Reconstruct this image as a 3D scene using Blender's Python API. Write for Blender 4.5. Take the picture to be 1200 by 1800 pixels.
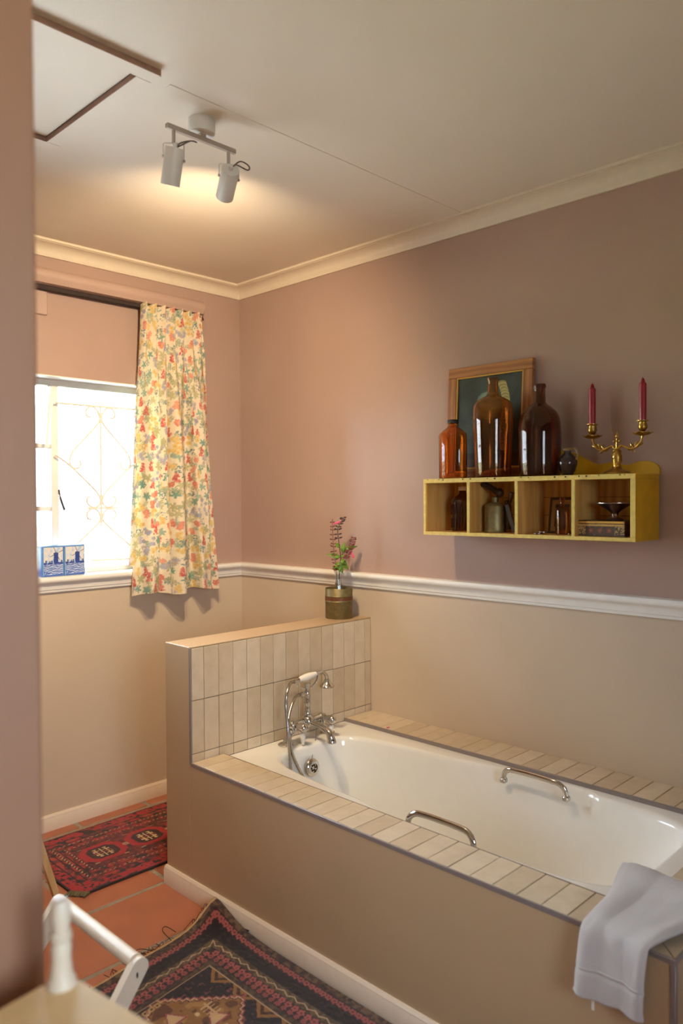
import bpy, bmesh, math, random
import numpy as np
from mathutils import Vector, Matrix

random.seed(7); rng = np.random.default_rng(7)
for o in list(bpy.data.objects): bpy.data.objects.remove(o)
S = bpy.context.scene; COL = S.collection
PI = math.pi

# ------------------------------------------------------------------ camera
yaw, pitch, roll = math.radians(-45.519), math.radians(-0.977), math.radians(-0.3305)
fw = Vector((-math.sin(yaw)*math.cos(pitch), math.cos(yaw)*math.cos(pitch), math.sin(pitch)))
rt = fw.cross(Vector((0, 0, 1))).normalized(); up = rt.cross(fw)
rt, up = (math.cos(roll)*rt + math.sin(roll)*up), (-math.sin(roll)*rt + math.cos(roll)*up)
CAMLOC = Vector((-2.582, -3.2887, 1.45))
cam = bpy.data.cameras.new('camera'); camo = bpy.data.objects.new('camera', cam); COL.objects.link(camo)
M = Matrix((rt, up, -fw)).transposed().to_4x4(); M.translation = CAMLOC
camo.matrix_world = M
cam.sensor_fit = 'VERTICAL'; cam.sensor_height = 36; cam.sensor_width = 24
cam.lens = 1359.1/1800*36
cam.clip_start = 0.05
cam.dof.use_dof = True; cam.dof.focus_distance = 2.95; cam.dof.aperture_fstop = 2.8
S.camera = camo

# ------------------------------------------------------------------ world, light, exposure
W = bpy.data.worlds.new('overcast_sky'); S.world = W; W.use_nodes = True
bg = W.node_tree.nodes['Background']
bg.inputs[0].default_value = (0.66, 0.83, 1.0, 1); bg.inputs[1].default_value = 19.0
S.view_settings.view_transform = 'Standard'; S.view_settings.look = 'None'
S.view_settings.gamma = 1; S.view_settings.exposure = 0.0; S.view_settings.use_curve_mapping = False
S.cycles.use_denoising = True
S.cycles.max_bounces = 10; S.cycles.diffuse_bounces = 6; S.cycles.glossy_bounces = 4
S.cycles.transmission_bounces = 9; S.cycles.transparent_max_bounces = 8
S.cycles.caustics_reflective = False; S.cycles.caustics_refractive = False
S.cycles.sample_clamp_indirect = 6.0
sunl = bpy.data.lights.new('sun', 'SUN'); sunl.energy = 850; sunl.angle = 0.02; sunl.color = (0.80, 0.92, 1.0)   # lights the paving outside, runs along the facade
suno = bpy.data.objects.new('sun', sunl); COL.objects.link(suno); suno.rotation_euler = Vector((0.62, 0.0, 0.78)).to_track_quat('Z', 'Y').to_euler()
WARM = (1.0, 0.77, 0.49)
SPOT_A, SPOT_B = 64.0, 82.0          # the two ceiling spot cans (W)

# windows: the one in view (x range, z range at y = 0) and the one behind the camera (y = YB)
WIN = (-2.75, -0.52, 1.113, 1.999)
YB = -4.5
WIN2 = (-2.95, -1.85, 0.95, 2.15)
def portal(name, loc, rot, sx, sy):
    l = bpy.data.lights.new(name, 'AREA'); l.shape = 'RECTANGLE'; l.size = sx; l.size_y = sy
    l.cycles.is_portal = True
    o = bpy.data.objects.new(name, l); COL.objects.link(o); o.location = loc; o.rotation_euler = rot
portal('window_portal', ((WIN[0]+WIN[1])/2, 0.19, (WIN[2]+WIN[3])/2), (-PI/2, 0, 0), WIN[1]-WIN[0], WIN[3]-WIN[2])
portal('rear_window_portal', ((WIN2[0]+WIN2[1])/2, YB-0.19, (WIN2[2]+WIN2[3])/2), (PI/2, 0, 0), WIN2[1]-WIN2[0], WIN2[3]-WIN2[2])

# ------------------------------------------------------------------ colour + materials
def lin(c):
    return tuple(((v/255)/12.92 if v/255 <= 0.04045 else ((v/255+0.055)/1.055)**2.4) for v in c[:3])
def c4(c): return (*lin(c), 1.0)
class NT:
    def __init__(s, name):
        s.m = bpy.data.materials.new(name); s.m.use_nodes = True
        s.t = s.m.node_tree; s.t.nodes.clear()
        s.out = s.n('ShaderNodeOutputMaterial'); s.b = s.n('ShaderNodeBsdfPrincipled')
        s.l(s.b.outputs[0], s.out.inputs[0])
    def n(s, t, **k):
        x = s.t.nodes.new(t)
        for a, v in k.items(): setattr(x, a, v)
        return x
    def l(s, a, b): s.t.links.new(a, b)
    def coord(s, kind='Object'): return s.n('ShaderNodeTexCoord').outputs[kind]
    def noise(s, scale, detail=4, co=None, rough=0.5):
        x = s.n('ShaderNodeTexNoise'); x.inputs['Scale'].default_value = scale
        x.inputs['Detail'].default_value = detail; x.inputs['Roughness'].default_value = rough
        s.l(co or s.coord(), x.inputs['Vector']); return x
    def ramp(s, fac, stops):
        r = s.n('ShaderNodeValToRGB'); e = r.color_ramp.elements
        while len(e) < len(stops): e.new(0.5)
        for i, (p, c) in enumerate(stops): e[i].position = p; e[i].color = c
        s.l(fac, r.inputs[0]); return r.outputs[0]
    def bump(s, h, strength=0.1, dist=0.002):
        b = s.n('ShaderNodeBump'); b.inputs['Strength'].default_value = strength; b.inputs['Distance'].default_value = dist
        s.l(h, b.inputs['Height']); s.l(b.outputs[0], s.b.inputs['Normal'])
    def mul(s, a, b, fac=1.0):
        x = s.n('ShaderNodeMix', data_type='RGBA', blend_type='MULTIPLY'); x.inputs[0].default_value = fac
        s.l(a, x.inputs[6]); s.l(b, x.inputs[7]); return x.outputs[2]
def plain(name, col, rough=0.5, metal=0.0, var=0.06, vs=30, bs=0.0, bsc=200, bd=0.001, spec=0.5, coat=0.0, sheen=0.0):
    """Principled with a little mottling in colour and a fine relief."""
    t = NT(name); c = lin(col)
    n = t.noise(vs, 3)
    t.l(t.ramp(n.outputs['Fac'], [(0.3, (*[v*(1-var) for v in c], 1)), (0.7, (*[min(1, v*(1+var)) for v in c], 1))]), t.b.inputs['Base Color'])
    t.b.inputs['Roughness'].default_value = rough; t.b.inputs['Metallic'].default_value = metal
    t.b.inputs['Specular IOR Level'].default_value = spec; t.b.inputs['Coat Weight'].default_value = coat
    t.b.inputs['Sheen Weight'].default_value = sheen
    if bs: t.bump(t.noise(bsc, 3).outputs['Fac'], bs, bd)
    return t.m
def wood(name, a, b, axis=(3, 40, 40), rough=0.5, scale=1.0, bs=0.05):
    t = NT(name); mp = t.n('ShaderNodeMapping'); mp.inputs['Scale'].default_value = [x*scale for x in axis]
    t.l(t.coord(), mp.inputs[0]); n = t.noise(1.0, 6, mp.outputs[0], 0.6)
    w = t.n('ShaderNodeTexWave', wave_type='BANDS', bands_direction='Z' if axis[2] >= axis[1] else 'Y')
    w.inputs['Scale'].default_value = 0.35; w.inputs['Distortion'].default_value = 6; w.inputs['Detail'].default_value = 3
    t.l(mp.outputs[0], w.inputs[0])
    mx = t.n('ShaderNodeMath', operation='MULTIPLY_ADD'); mx.inputs[1].default_value = 0.4
    t.l(w.outputs['Fac'], mx.inputs[0])
    h = t.n('ShaderNodeMath', operation='MULTIPLY'); h.inputs[1].default_value = 0.75; t.l(n.outputs['Fac'], h.inputs[0]); t.l(h.outputs[0], mx.inputs[2])
    t.l(t.ramp(mx.outputs[0], [(0.25, c4(a)), (0.75, c4(b))]), t.b.inputs['Base Color'])
    t.b.inputs['Roughness'].default_value = rough
    t.bump(n.outputs['Fac'], bs, 0.001); return t.m
def vcol(name, rough=0.8, bs=0.2, bsc=600, bd=0.001, translucent=0.0, sheen=0.0, spec=0.3):
    """flat print / weave: colour from the mesh's painted attribute"""
    t = NT(name); a = t.n('ShaderNodeVertexColor', layer_name='print'); n = t.noise(90, 3)
    r = t.ramp(n.outputs['Fac'], [(0.3, (0.9, 0.9, 0.9, 1)), (0.7, (1, 1, 1, 1))])
    c = t.mul(a.outputs[0], r)
    t.l(c, t.b.inputs['Base Color']); t.b.inputs['Roughness'].default_value = rough
    t.b.inputs['Specular IOR Level'].default_value = spec; t.b.inputs['Sheen Weight'].default_value = sheen
    if bs: t.bump(t.noise(bsc, 2).outputs['Fac'], bs, bd)
    if translucent:
        tr = t.n('ShaderNodeBsdfTranslucent'); t.l(c, tr.inputs[0]); mx = t.n('ShaderNodeMixShader'); mx.inputs[0].default_value = translucent
        t.l(t.b.outputs[0], mx.inputs[1]); t.l(tr.outputs[0], mx.inputs[2]); t.l(mx.outputs[0], t.out.inputs[0])
    return t.m
def two_tone(name, upper, lower, zsplit, rough=0.29):
    t = NT(name); co = t.coord(); sp = t.n('ShaderNodeSeparateXYZ'); t.l(co, sp.inputs[0])
    g = t.n('ShaderNodeMath', operation='GREATER_THAN'); g.inputs[1].default_value = zsplit; t.l(sp.outputs[2], g.inputs[0])
    mx = t.n('ShaderNodeMix', data_type='RGBA'); mx.inputs[6].default_value = c4(lower); mx.inputs[7].default_value = c4(upper)
    t.l(g.outputs[0], mx.inputs[0])
    n = t.noise(3.0, 4, co); r = t.ramp(n.outputs['Fac'], [(0.3, (0.94, 0.94, 0.94, 1)), (0.7, (1, 1, 1, 1))])
    t.l(t.mul(mx.outputs[2], r), t.b.inputs['Base Color']); t.b.inputs['Roughness'].default_value = rough
    t.bump(t.noise(160, 4, co).outputs['Fac'], 0.12, 0.0015); return t.m
def glass(name, col, rough=0.03, dens=1.0, ior=1.45):
    t = NT(name); t.b.inputs['Base Color'].default_value = c4(col); t.b.inputs['Roughness'].default_value = rough
    t.b.inputs['Transmission Weight'].default_value = dens; t.b.inputs['IOR'].default_value = ior
    n = t.noise(25, 2); t.bump(n.outputs['Fac'], 0.05, 0.002); return t.m
def thin_glass(name):
    t = NT(name); tr = t.n('ShaderNodeBsdfTransparent'); gl = t.n('ShaderNodeBsdfGlossy'); gl.inputs['Roughness'].default_value = 0.02
    fr = t.n('ShaderNodeFresnel'); fr.inputs[0].default_value = 1.45; mx = t.n('ShaderNodeMixShader')
    t.l(fr.outputs[0], mx.inputs[0]); t.l(tr.outputs[0], mx.inputs[1]); t.l(gl.outputs[0], mx.inputs[2]); t.l(mx.outputs[0], t.out.inputs[0])
    return t.m

MAUVE, BEIGE = (176, 148, 135), (206, 187, 164)
MT = {}
MT['wall'] = two_tone('painted_plaster_two_tone', MAUVE, BEIGE, 1.08)
MT['wall_plain'] = plain('painted_plaster_mauve', MAUVE, 0.45, var=0.03, vs=3, bs=0.12, bsc=160)
MT['beige_plaster'] = plain('painted_plaster_beige', (184, 156, 122), 0.4, var=0.03, vs=3, bs=0.12, bsc=160)
MT['jamb'] = plain('shaded_jamb_brown_pink', (152, 110, 84), 0.5, var=0.03, vs=3, bs=0.1, bsc=160)  # wall pink darkened: the shade falling on the jamb is put into its colour
MT['ceiling'] = plain('ceiling_paint', (226, 215, 198), 0.5, var=0.025, vs=2.5, bs=0.2, bsc=120, bd=0.0015)
MT['trim'] = plain('cream_gloss_trim', (226, 212, 190), 0.35, var=0.02, bs=0.04)
MT['white_paint'] = plain('white_gloss_paint', (236, 232, 224), 0.35, var=0.02, bs=0.04)
MT['base'] = plain('cream_gloss_baseboard', (224, 206, 186), 0.35, var=0.02, bs=0.04)
MT['terracotta'] = plain('terracotta', (170, 104, 76), 0.42, var=0.10, vs=6, bs=0.1, bsc=120)
MT['raw_edge'] = plain('raw_timber_edge', (138, 104, 86), 0.7, var=0.12)
MT['grout'] = plain('floor_grout', (150, 138, 122), 0.85, var=0.12, vs=40, bs=0.3, bsc=300)
MT['tgrout'] = plain('tile_grout', (132, 116, 102), 0.85, var=0.06, vs=60)
MT['edge_trim'] = plain('tile_edge_trim', (142, 130, 126), 0.35, metal=0.25, var=0.03)
MT['enamel'] = plain('bath_enamel', (240, 237, 230), 0.07, var=0.01, coat=0.3)
MT['chrome'] = plain('chrome', (205, 203, 200), 0.09, metal=1.0, var=0.02)
MT['hose'] = plain('chrome_hose', (178, 172, 166), 0.25, metal=1.0, var=0.1, vs=200)
MT['ceramic'] = plain('white_ceramic', (238, 232, 220), 0.12, var=0.01)
MT['dark'] = plain('dark_gap', (52, 38, 32), 0.8)
MT['lamp_white'] = plain('lamp_white_satin', (225, 220, 214), 0.4, var=0.01)
MT['lamp_grey'] = plain('lamp_grey_metal', (176, 164, 152), 0.4, metal=0.4, var=0.02)
MT['cable'] = plain('grey_cable', (96, 84, 74), 0.6)
def tile_mat():
    t = NT('handmade_tile'); oi = t.n('ShaderNodeObjectInfo'); co = t.coord()
    sh = t.n('ShaderNodeVectorMath', operation='ADD'); t.l(co, sh.inputs[0]); cm = t.n('ShaderNodeVectorMath', operation='SCALE'); cm.inputs[3].default_value = 7
    cb = t.n('ShaderNodeCombineXYZ'); t.l(oi.outputs['Random'], cb.inputs[0]); t.l(oi.outputs['Random'], cb.inputs[1]); t.l(cb.outputs[0], cm.inputs[0]); t.l(cm.outputs[0], sh.inputs[1])
    a = t.ramp(oi.outputs['Random'], [(0, c4((202, 182, 154))), (0.5, c4((211, 192, 165))), (1, c4((218, 201, 176)))])
    n = t.noise(22, 4, sh.outputs[0]); r = t.ramp(n.outputs['Fac'], [(0.3, (0.90, 0.88, 0.85, 1)), (0.65, (1, 1, 1, 1))])
    t.l(t.mul(a, r), t.b.inputs['Base Color']); t.b.inputs['Roughness'].default_value = 0.28
    t.bump(t.noise(38, 3, sh.outputs[0]).outputs['Fac'], 0.35, 0.004); return t.m
MT['tile'] = tile_mat()
MT['yellow'] = plain('yellow_paint', (200, 152, 18), 0.45, var=0.10, vs=18, bs=0.15, bsc=150)
MT['yellow_edge'] = plain('worn_yellow_edge', (214, 184, 92), 0.5, var=0.12, vs=60, bs=0.2, bsc=150)
MT['pine'] = wood('bare_pine', (186, 134, 66), (220, 170, 96), axis=(45, 30, 4))
MT['oak'] = wood('oak_frame', (124, 76, 38), (168, 110, 60), axis=(40, 40, 6), rough=0.45)
MT['oak_h'] = wood('oak_frame_rail', (124, 76, 38), (168, 110, 60), axis=(40, 6, 40), rough=0.45)
MT['gilt'] = plain('gilt_slip', (206, 162, 78), 0.35, metal=0.6, var=0.08)
MT['amber'] = glass('amber_glass', (240, 176, 104), 0.04)
MT['amber_mid'] = glass('amber_brown_glass', (220, 164, 106), 0.04)
MT['amber_dark'] = glass('dark_brown_glass', (172, 126, 96), 0.05)
MT['clear'] = glass('clear_glass', (250, 252, 250), 0.04)
MT['candle'] = plain('red_wax', (140, 12, 24), 0.4, var=0.06)
MT['brass'] = plain('aged_brass', (176, 138, 66), 0.32, metal=1.0, var=0.18, vs=50, bs=0.2, bsc=120)
MT['brass_dull'] = plain('dull_brass', (132, 119, 82), 0.5, metal=0.8, var=0.15, vs=60, bs=0.15, bsc=150)
MT['copper'] = plain('copper_band', (122, 76, 52), 0.5, metal=0.7, var=0.2, vs=90, bs=0.3, bsc=200)
MT['dark_metal'] = plain('dark_metal', (66, 50, 38), 0.4, metal=0.8, var=0.2)
MT['silver'] = plain('tarnished_silver', (150, 128, 116), 0.28, metal=1.0, var=0.15, vs=50)
MT['jug'] = plain('dark_glaze', (48, 34, 34), 0.1, var=0.35, vs=40)
MT['jug_lip'] = plain('bare_stoneware', (148, 112, 70), 0.4, var=0.2)
MT['rack_white'] = plain('white_painted_wood', (216, 199, 176), 0.35, var=0.04, bs=0.05)
MT['cream_wood'] = plain('cream_painted_wood', (226, 192, 138), 0.45, var=0.04)
MT['stem'] = plain('stem', (86, 62, 50), 0.6)
MT['leaf'] = plain('leaf', (98, 134, 34), 0.45, var=0.2, vs=60)
MT['bud'] = plain('flower_bud', (126, 62, 58), 0.6, var=0.15)
MT['bud_dark'] = plain('dark_bud', (62, 44, 44), 0.6)
MT['pink'] = plain('pink_petal', (226, 78, 134), 0.5, var=0.1)
MT['black_cap'] = plain('black_cap', (40, 28, 22), 0.4)
MT['white_cap'] = plain('white_cap', (206, 186, 168), 0.5)
MT['pane'] = thin_glass('window_glass')
MT['grille'] = plain('cream_painted_iron', (232, 222, 205), 0.4)
def towel_mat():
    t = NT('terry_cloth'); n = t.noise(420, 3); n2 = t.noise(1100, 2)
    t.b.inputs['Base Color'].default_value = c4((232, 224, 220)); t.b.inputs['Roughness'].default_value = 0.95
    t.b.inputs['Sheen Weight'].default_value = 0.4; t.b.inputs['Specular IOR Level'].default_value = 0.1
    a = t.n('ShaderNodeMath', operation='ADD'); t.l(n.outputs['Fac'], a.inputs[0]); t.l(n2.outputs['Fac'], a.inputs[1])
    t.bump(a.outputs[0], 0.8, 0.004); return t.m
MT['towel'] = towel_mat()
MT['grass'] = plain('lawn_earth', (96, 90, 74), 0.95, var=0.2, vs=3)
MT['garden'] = plain('dark_garden', (62, 68, 44), 0.95, var=0.2, vs=2)
MT['paving'] = plain('pale_paving', (200, 196, 188), 0.9, var=0.1, vs=2)

# ------------------------------------------------------------------ geometry helpers
class G:
    def __init__(s): s.V = []; s.F = []
    def add(s, V, F, mat=None):
        k = len(s.V)
        s.V += [tuple(mat @ Vector(v)) if mat else tuple(v) for v in V]
        s.F += [tuple(i+k for i in f) for f in F]; return s
    def box(s, lo, hi, bev=0.0, mat=None, seg=1):
        bm = bmesh.new(); bmesh.ops.create_cube(bm, size=1)
        for v in bm.verts: v.co = Vector([(lo[i]+hi[i])/2 + v.co[i]*(hi[i]-lo[i]) for i in range(3)])
        if bev: bmesh.ops.bevel(bm, geom=bm.edges[:], offset=bev, segments=seg, affect='EDGES', profile=0.5)
        bm.verts.index_update(); V = [v.co.copy() for v in bm.verts]; F = [[v.index for v in f.verts] for f in bm.faces]; bm.free()
        return s.add(V, F, mat)
    def lathe(s, prof, seg=24, mat=None, a0=0.0):
        V = []; F = []; rings = []
        for r, z in prof:
            if r < 1e-6: rings.append([len(V)]); V.append((0, 0, z))
            else:
                rings.append(list(range(len(V), len(V)+seg))); V += [(r*math.cos(a0+2*PI*i/seg), r*math.sin(a0+2*PI*i/seg), z) for i in range(seg)]
        for a, b in zip(rings, rings[1:]):
            if len(a) == 1 and len(b) == 1: continue
            for i in range(seg):
                j = (i+1) % seg
                if len(a) == 1: F.append((a[0], b[j], b[i]))
                elif len(b) == 1: F.append((a[i], a[j], b[0]))
                else: F.append((a[i], a[j], b[j], b[i]))
        if prof[0][0] > 1e-6 and prof[0] != prof[-1]: F.append(tuple(reversed(rings[0])))
        if prof[-1][0] > 1e-6 and prof[0] != prof[-1]: F.append(tuple(rings[-1]))
        return s.add(V, F, mat)
    def tube(s, pts, rad, seg=8, caps=True, flat=1.0, mat=None):
        P = [Vector(p) for p in pts]; n = len(P)
        R = rad if isinstance(rad, (list, tuple)) else [rad]*n
        T = [(P[min(i+1, n-1)]-P[max(i-1, 0)]).normalized() for i in range(n)]
        a = Vector((0, 0, 1)) if abs(T[0].z) < 0.9 else Vector((1, 0, 0))
        N = (a - a.dot(T[0])*T[0]).normalized(); V = []; F = []
        for i in range(n):
            N = (N - N.dot(T[i])*T[i]).normalized(); B = T[i].cross(N)
            V += [P[i] + R[i]*(math.cos(2*PI*k/seg)*N*flat + math.sin(2*PI*k/seg)*B) for k in range(seg)]
        for i in range(n-1):
            for k in range(seg):
                j = (k+1) % seg; F.append((i*seg+k, i*seg+j, (i+1)*seg+j, (i+1)*seg+k))
        if caps: F.append(tuple(range(seg-1, -1, -1))); F.append(tuple((n-1)*seg+k for k in range(seg)))
        return s.add(V, F, mat)
    def ball(s, c, r, seg=12, sq=(1, 1, 1)):
        m = Matrix.Translation(c) @ Matrix.Diagonal((*[r*q for q in sq], 1))
        k = seg//2+1
        return s.lathe([(math.sin(PI*i/k), -math.cos(PI*i/k)) for i in range(k+1)], seg, m)
    def prism(s, prof, p0, ax_u, ax_v, direction):
        """closed 2-D profile extruded along direction"""
        u, v, d, p0 = Vector(ax_u), Vector(ax_v), Vector(direction), Vector(p0)
        A = [p0+u*a+v*b for a, b in prof]; n = len(A)
        V = A + [q+d for q in A]; F = [(i, (i+1) % n, (i+1) % n+n, i+n) for i in range(n)] + [tuple(range(n-1, -1, -1)), tuple(range(n, 2*n))]
        return s.add(V, F)
    def mesh(s, name):
        me = bpy.data.meshes.new(name); me.from_pydata(s.V, [], s.F)
        bm = bmesh.new(); bm.from_mesh(me); bmesh.ops.recalc_face_normals(bm, faces=bm.faces); bm.to_mesh(me); bm.free(); me.update(); return me

def smooth(o, ang=38):
    o.data.polygons.foreach_set('use_smooth', [True]*len(o.data.polygons))
    try: o.data.set_sharp_from_angle(angle=math.radians(ang))
    except Exception: pass
def put(name, g, mat, parent=None, sm=True, ang=38, label=None):
    me = g.mesh(name) if isinstance(g, G) else g
    o = bpy.data.objects.new(name, me); COL.objects.link(o)
    if mat is not None and not me.materials: me.materials.append(MT[mat] if isinstance(mat, str) else mat)
    if parent: o.parent = parent
    if sm: smooth(o, ang)
    if label: o['label'] = label
    return o
def tag(o, label, cat, group=None):
    o['label'] = label; o['category'] = cat
    if group: o['group'] = group
    return o
def thing(name, label, cat, loc, rz=0.0, group=None):
    o = bpy.data.objects.new(name, None); COL.objects.link(o); o.empty_display_size = 0.05
    o.location = loc; o.rotation_euler = (0, 0, rz); return tag(o, label, cat, group)
def struct(name, g, mat, label, sm=False):
    o = put(name, g, mat, None, sm); o['kind'] = 'structure'; o['label'] = label; return o
def bez(pts, n=10):
    """Catmull-Rom through points"""
    P = [Vector(p) for p in pts]; P = [2*P[0]-P[1]] + P + [2*P[-1]-P[-2]]; out = []
    for i in range(1, len(P)-2):
        a, b, c, d = P[i-1:i+3]
        for k in range(n):
            t = k/n; out.append(0.5*((2*b)+(c-a)*t+(2*a-5*b+4*c-d)*t*t+(-a+3*b-3*c+d)*t**3))
    out.append(P[-2]); return out
def sstep(a, b, x): t = np.clip((x-a)/(b-a), 0, 1); return t*t*(3-2*t)

# 2-D paint canvas for woven / printed surfaces (colours of the things themselves)
class Canvas:
    def __init__(s, w, h, px, col):
        s.px = px; s.W = int(w/px)+1; s.H = int(h/px)+1
        s.a = np.empty((s.H, s.W, 3)); s.a[:] = lin(col)
        s.y, s.x = np.mgrid[0:s.H, 0:s.W]*px
    def fill(s, mask, col, al=1.0): s.a[mask] = s.a[mask]*(1-al)+np.array(lin(col))*al
    def win(s, cx, cy, r):
        x0, x1 = max(0, int((cx-r)/s.px)), min(s.W, int((cx+r)/s.px)+2); y0, y1 = max(0, int((cy-r)/s.px)), min(s.H, int((cy+r)/s.px)+2)
        return slice(y0, y1), slice(x0, x1)
    def ell(s, cx, cy, rx, ry, ang, col, al=1.0):
        w = s.win(cx, cy, max(rx, ry)); X = s.x[w]-cx; Y = s.y[w]-cy; c, n = math.cos(ang), math.sin(ang)
        m = ((X*c+Y*n)/rx)**2+((-X*n+Y*c)/ry)**2 < 1
        sub = s.a[w]; sub[m] = sub[m]*(1-al)+np.array(lin(col))*al
    def rect(s, x0, y0, x1, y1, col): s.fill((s.x >= x0) & (s.x < x1) & (s.y >= y0) & (s.y < y1), col)
    def flower(s, cx, cy, r, n, col, centre=None, ang=0.0, wid=0.42):
        for k in range(n):
            a = ang+2*PI*k/n; s.ell(cx+0.55*r*math.cos(a), cy+0.55*r*math.sin(a), 0.5*r, wid*r, a, col)
        if centre: s.ell(cx, cy, r*0.28, r*0.28, 0, centre)
    def sample(s, u, v):
        return s.a[np.clip(np.rint(v/s.px).astype(int), 0, s.H-1), np.clip(np.rint(u/s.px).astype(int), 0, s.W-1)]
def grid_mesh(name, X, Y, Z, cols=None):
    h, w = X.shape; me = bpy.data.meshes.new(name)
    V = np.stack([X, Y, Z], -1).reshape(-1, 3); i = np.arange(h*w).reshape(h, w)
    F = np.stack([i[:-1, :-1], i[:-1, 1:], i[1:, 1:], i[1:, :-1]], -1).reshape(-1, 4)
    me.from_pydata(V.tolist(), [], F.tolist())
    if cols is not None:
        ca = me.color_attributes.new('print', 'FLOAT_COLOR', 'POINT')
        c = np.ones((h*w, 4), np.float32); c[:, :3] = cols.reshape(-1, 3); ca.data.foreach_set('color', c.ravel())
    me.update(); return me

# ================================================================== THE ROOM
H = 2.5694; XL = -3.4; L = 0.974; YT, YW = -0.9354, -0.772; ZW, ZL = 0.9135, 0.4927; YE = -2.668

# floor: grout bed with terracotta tiles
fl = struct('floor', G().box((XL, YB, -0.06), (0, 0, -0.0022)), 'grout', 'terracotta tiled bathroom floor with wide grey-brown grout')
p = 0.3415; gw = 0.019; tm = G().box((-p/2+gw/2, -p/2+gw/2, -0.004), (p/2-gw/2, p/2-gw/2, 0.0), 0.0018).mesh('tile')
for i in range(11):
    for j in range(14):
        x1 = -0.28-i*p; y1 = -0.08-(j-1)*p
        lo = (max(x1-p+gw/2, XL), max(y1-p+gw/2, YB)); hi = (min(x1-gw/2, -0.005), min(y1-gw/2, -0.005))
        if hi[0]-lo[0] < 0.02 or hi[1]-lo[1] < 0.02: continue
        if abs(hi[0]-lo[0]-(p-gw)) < 1e-5 and abs(hi[1]-lo[1]-(p-gw)) < 1e-5:
            o = put('tile', tm, 'terracotta', fl); o.location = (x1-p/2, y1-p/2, 0)
        else: put('tile', G().box((*lo, -0.004), (*hi, 0), 0.0018), 'terracotta', fl)
# ceiling with hatch frame
ce = struct('ceiling', G().box((XL, YB, H), (0.2, 0.2, H+0.1)), 'ceiling', 'cream painted ceiling with hatch and cover strip')
put('cover_strip', G().box((-1.40, -1.492, H-0.0012), (-0.02, -1.462, H+0.001), 0.001), 'ceiling', ce)
hx0, hx1, hy0, hy1, fb, hz = -2.12, -1.456, -1.533, -0.92, 0.046, 0.016
for a, b in (((hx0, hy0), (hx1, hy0+fb)), ((hx0, hy1-fb), (hx1, hy1)), ((hx1-fb, hy0+fb), (hx1, hy1-fb)), ((hx0, hy0+fb), (hx0+fb, hy1-fb))):
    put('hatch_batten', G().box((*a, H-hz), (*b, H+0.002), 0.0015), 'ceiling', ce)
for lo, hi in (((hx0, hy0-0.0008, H-hz), (hx1, hy0+0.001, H)), ((hx1-fb-0.0008, hy0+fb, H-hz), (hx1-fb+0.001, hy1-fb, H)), ((hx0+fb, hy1-fb-0.0008, H-hz), (hx1-fb, hy1-fb+0.001, H)), ((hx1-0.001, hy0, H-hz), (hx1+0.0008, hy0+0.004, H))):
    put('batten_edge', G().box(lo, hi), 'raw_edge', ce)
put('hatch_panel', G().box((hx0+fb+0.004, hy0+fb+0.004, H-0.003), (hx1-fb-0.004, hy1-fb-0.004, H+0.002), 0.001), 'ceiling', ce)
put('hatch_gap', G().box((hx0+fb, hy0+fb, H-0.0008), (hx1-fb, hy1-fb, H+0.001)), 'dark', ce)
# walls
def wall_hole(axis_pts, z0, z1, hole, y0, y1):
    g = G(); xa, xb = axis_pts; a, b, c, d = hole
    for lo, hi in (((xa, y0, z0), (a, y1, z1)), ((b, y0, z0), (xb, y1, z1)), ((a, y0, z0), (b, y1, c)), ((a, y0, d), (b, y1, z1))): g.box(lo, hi)
    return g
ww = struct('wall_window', wall_hole((XL, 0.2), 0, H, WIN, 0, 0.2), 'wall', 'window wall painted dusty pink above the rail and beige below')
wr = struct('wall_right', G().box((0, YB, 0), (0.2, 0, H)), 'wall', 'long wall behind the bath, mauve above cream rail and beige below')
struct('wall_left', G().box((XL-0.2, YB, 0), (XL, 0.2, H)), 'trim', 'plain cream wall on the left, out of view')
struct('wall_rear', wall_hole((XL-0.2, 0.2), 0, H, WIN2, YB-0.2, YB), 'wall_plain', 'dusty pink wall behind the camera with a window')
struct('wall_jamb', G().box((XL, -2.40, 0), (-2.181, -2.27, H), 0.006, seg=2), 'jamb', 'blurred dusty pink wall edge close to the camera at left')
put('cover_plate', G().box((-1.20, -0.012, 2.256), (-1.061, 0.002, 2.372), 0.004), 'wall_plain', ww)
# cornice (coved), mitred at the corner
cw, cd = 0.079, 0.055
prof = [(0, 0), (0, -cd-0.003), (0.010, -cd-0.003), (0.013, -cd+0.004)]
for k in range(7):
    a = PI/2*k/6; prof.append((0.014+(cw-0.024)*(1-math.cos(a)), -cd+0.006+(cd-0.018)*math.sin(a)))
prof += [(cw-0.010, -0.010), (cw, -0.010), (cw, 0)]
def mitre_run(prof, z, along, end, inner_from_corner=True):
    """profile (out, dz) run along a wall from the room corner; corner end is mitred"""
    n = len(prof); V = []
    for o, dz in prof: V.append((-o, -o, z+dz))
    for o, dz in prof: V.append((-o, end, z+dz) if along == 'y' else (end, -o, z+dz))
    F = [(i, (i+1) % n, (i+1) % n+n, i+n) for i in range(n)] + [tuple(range(n-1, -1, -1)), tuple(range(n, 2*n))]
    return G().add(V, F)
struct('trim_1', mitre_run(prof, H, 'y', YB), 'trim', 'cream coved cornice above the long bath wall', True)
struct('trim_2', mitre_run(prof, H, 'x', XL), 'trim', 'cream coved cornice above the window wall', True)
zd = 1.046; hd = 0.069
dado = [(0, 0), (0.010, 0), (0.012, 0.004), (0.012, 0.010), (0.016, 0.013), (0.018, 0.024), (0.022, 0.034), (0.026, 0.039), (0.034, 0.043), (0.039, 0.050), (0.040, 0.058), (0.037, 0.066), (0.030, hd), (0, hd)]
struct('trim_3', mitre_run(dado, zd, 'y', YB), 'white_paint', 'white moulded dado rail along the bath wall', True)
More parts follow.
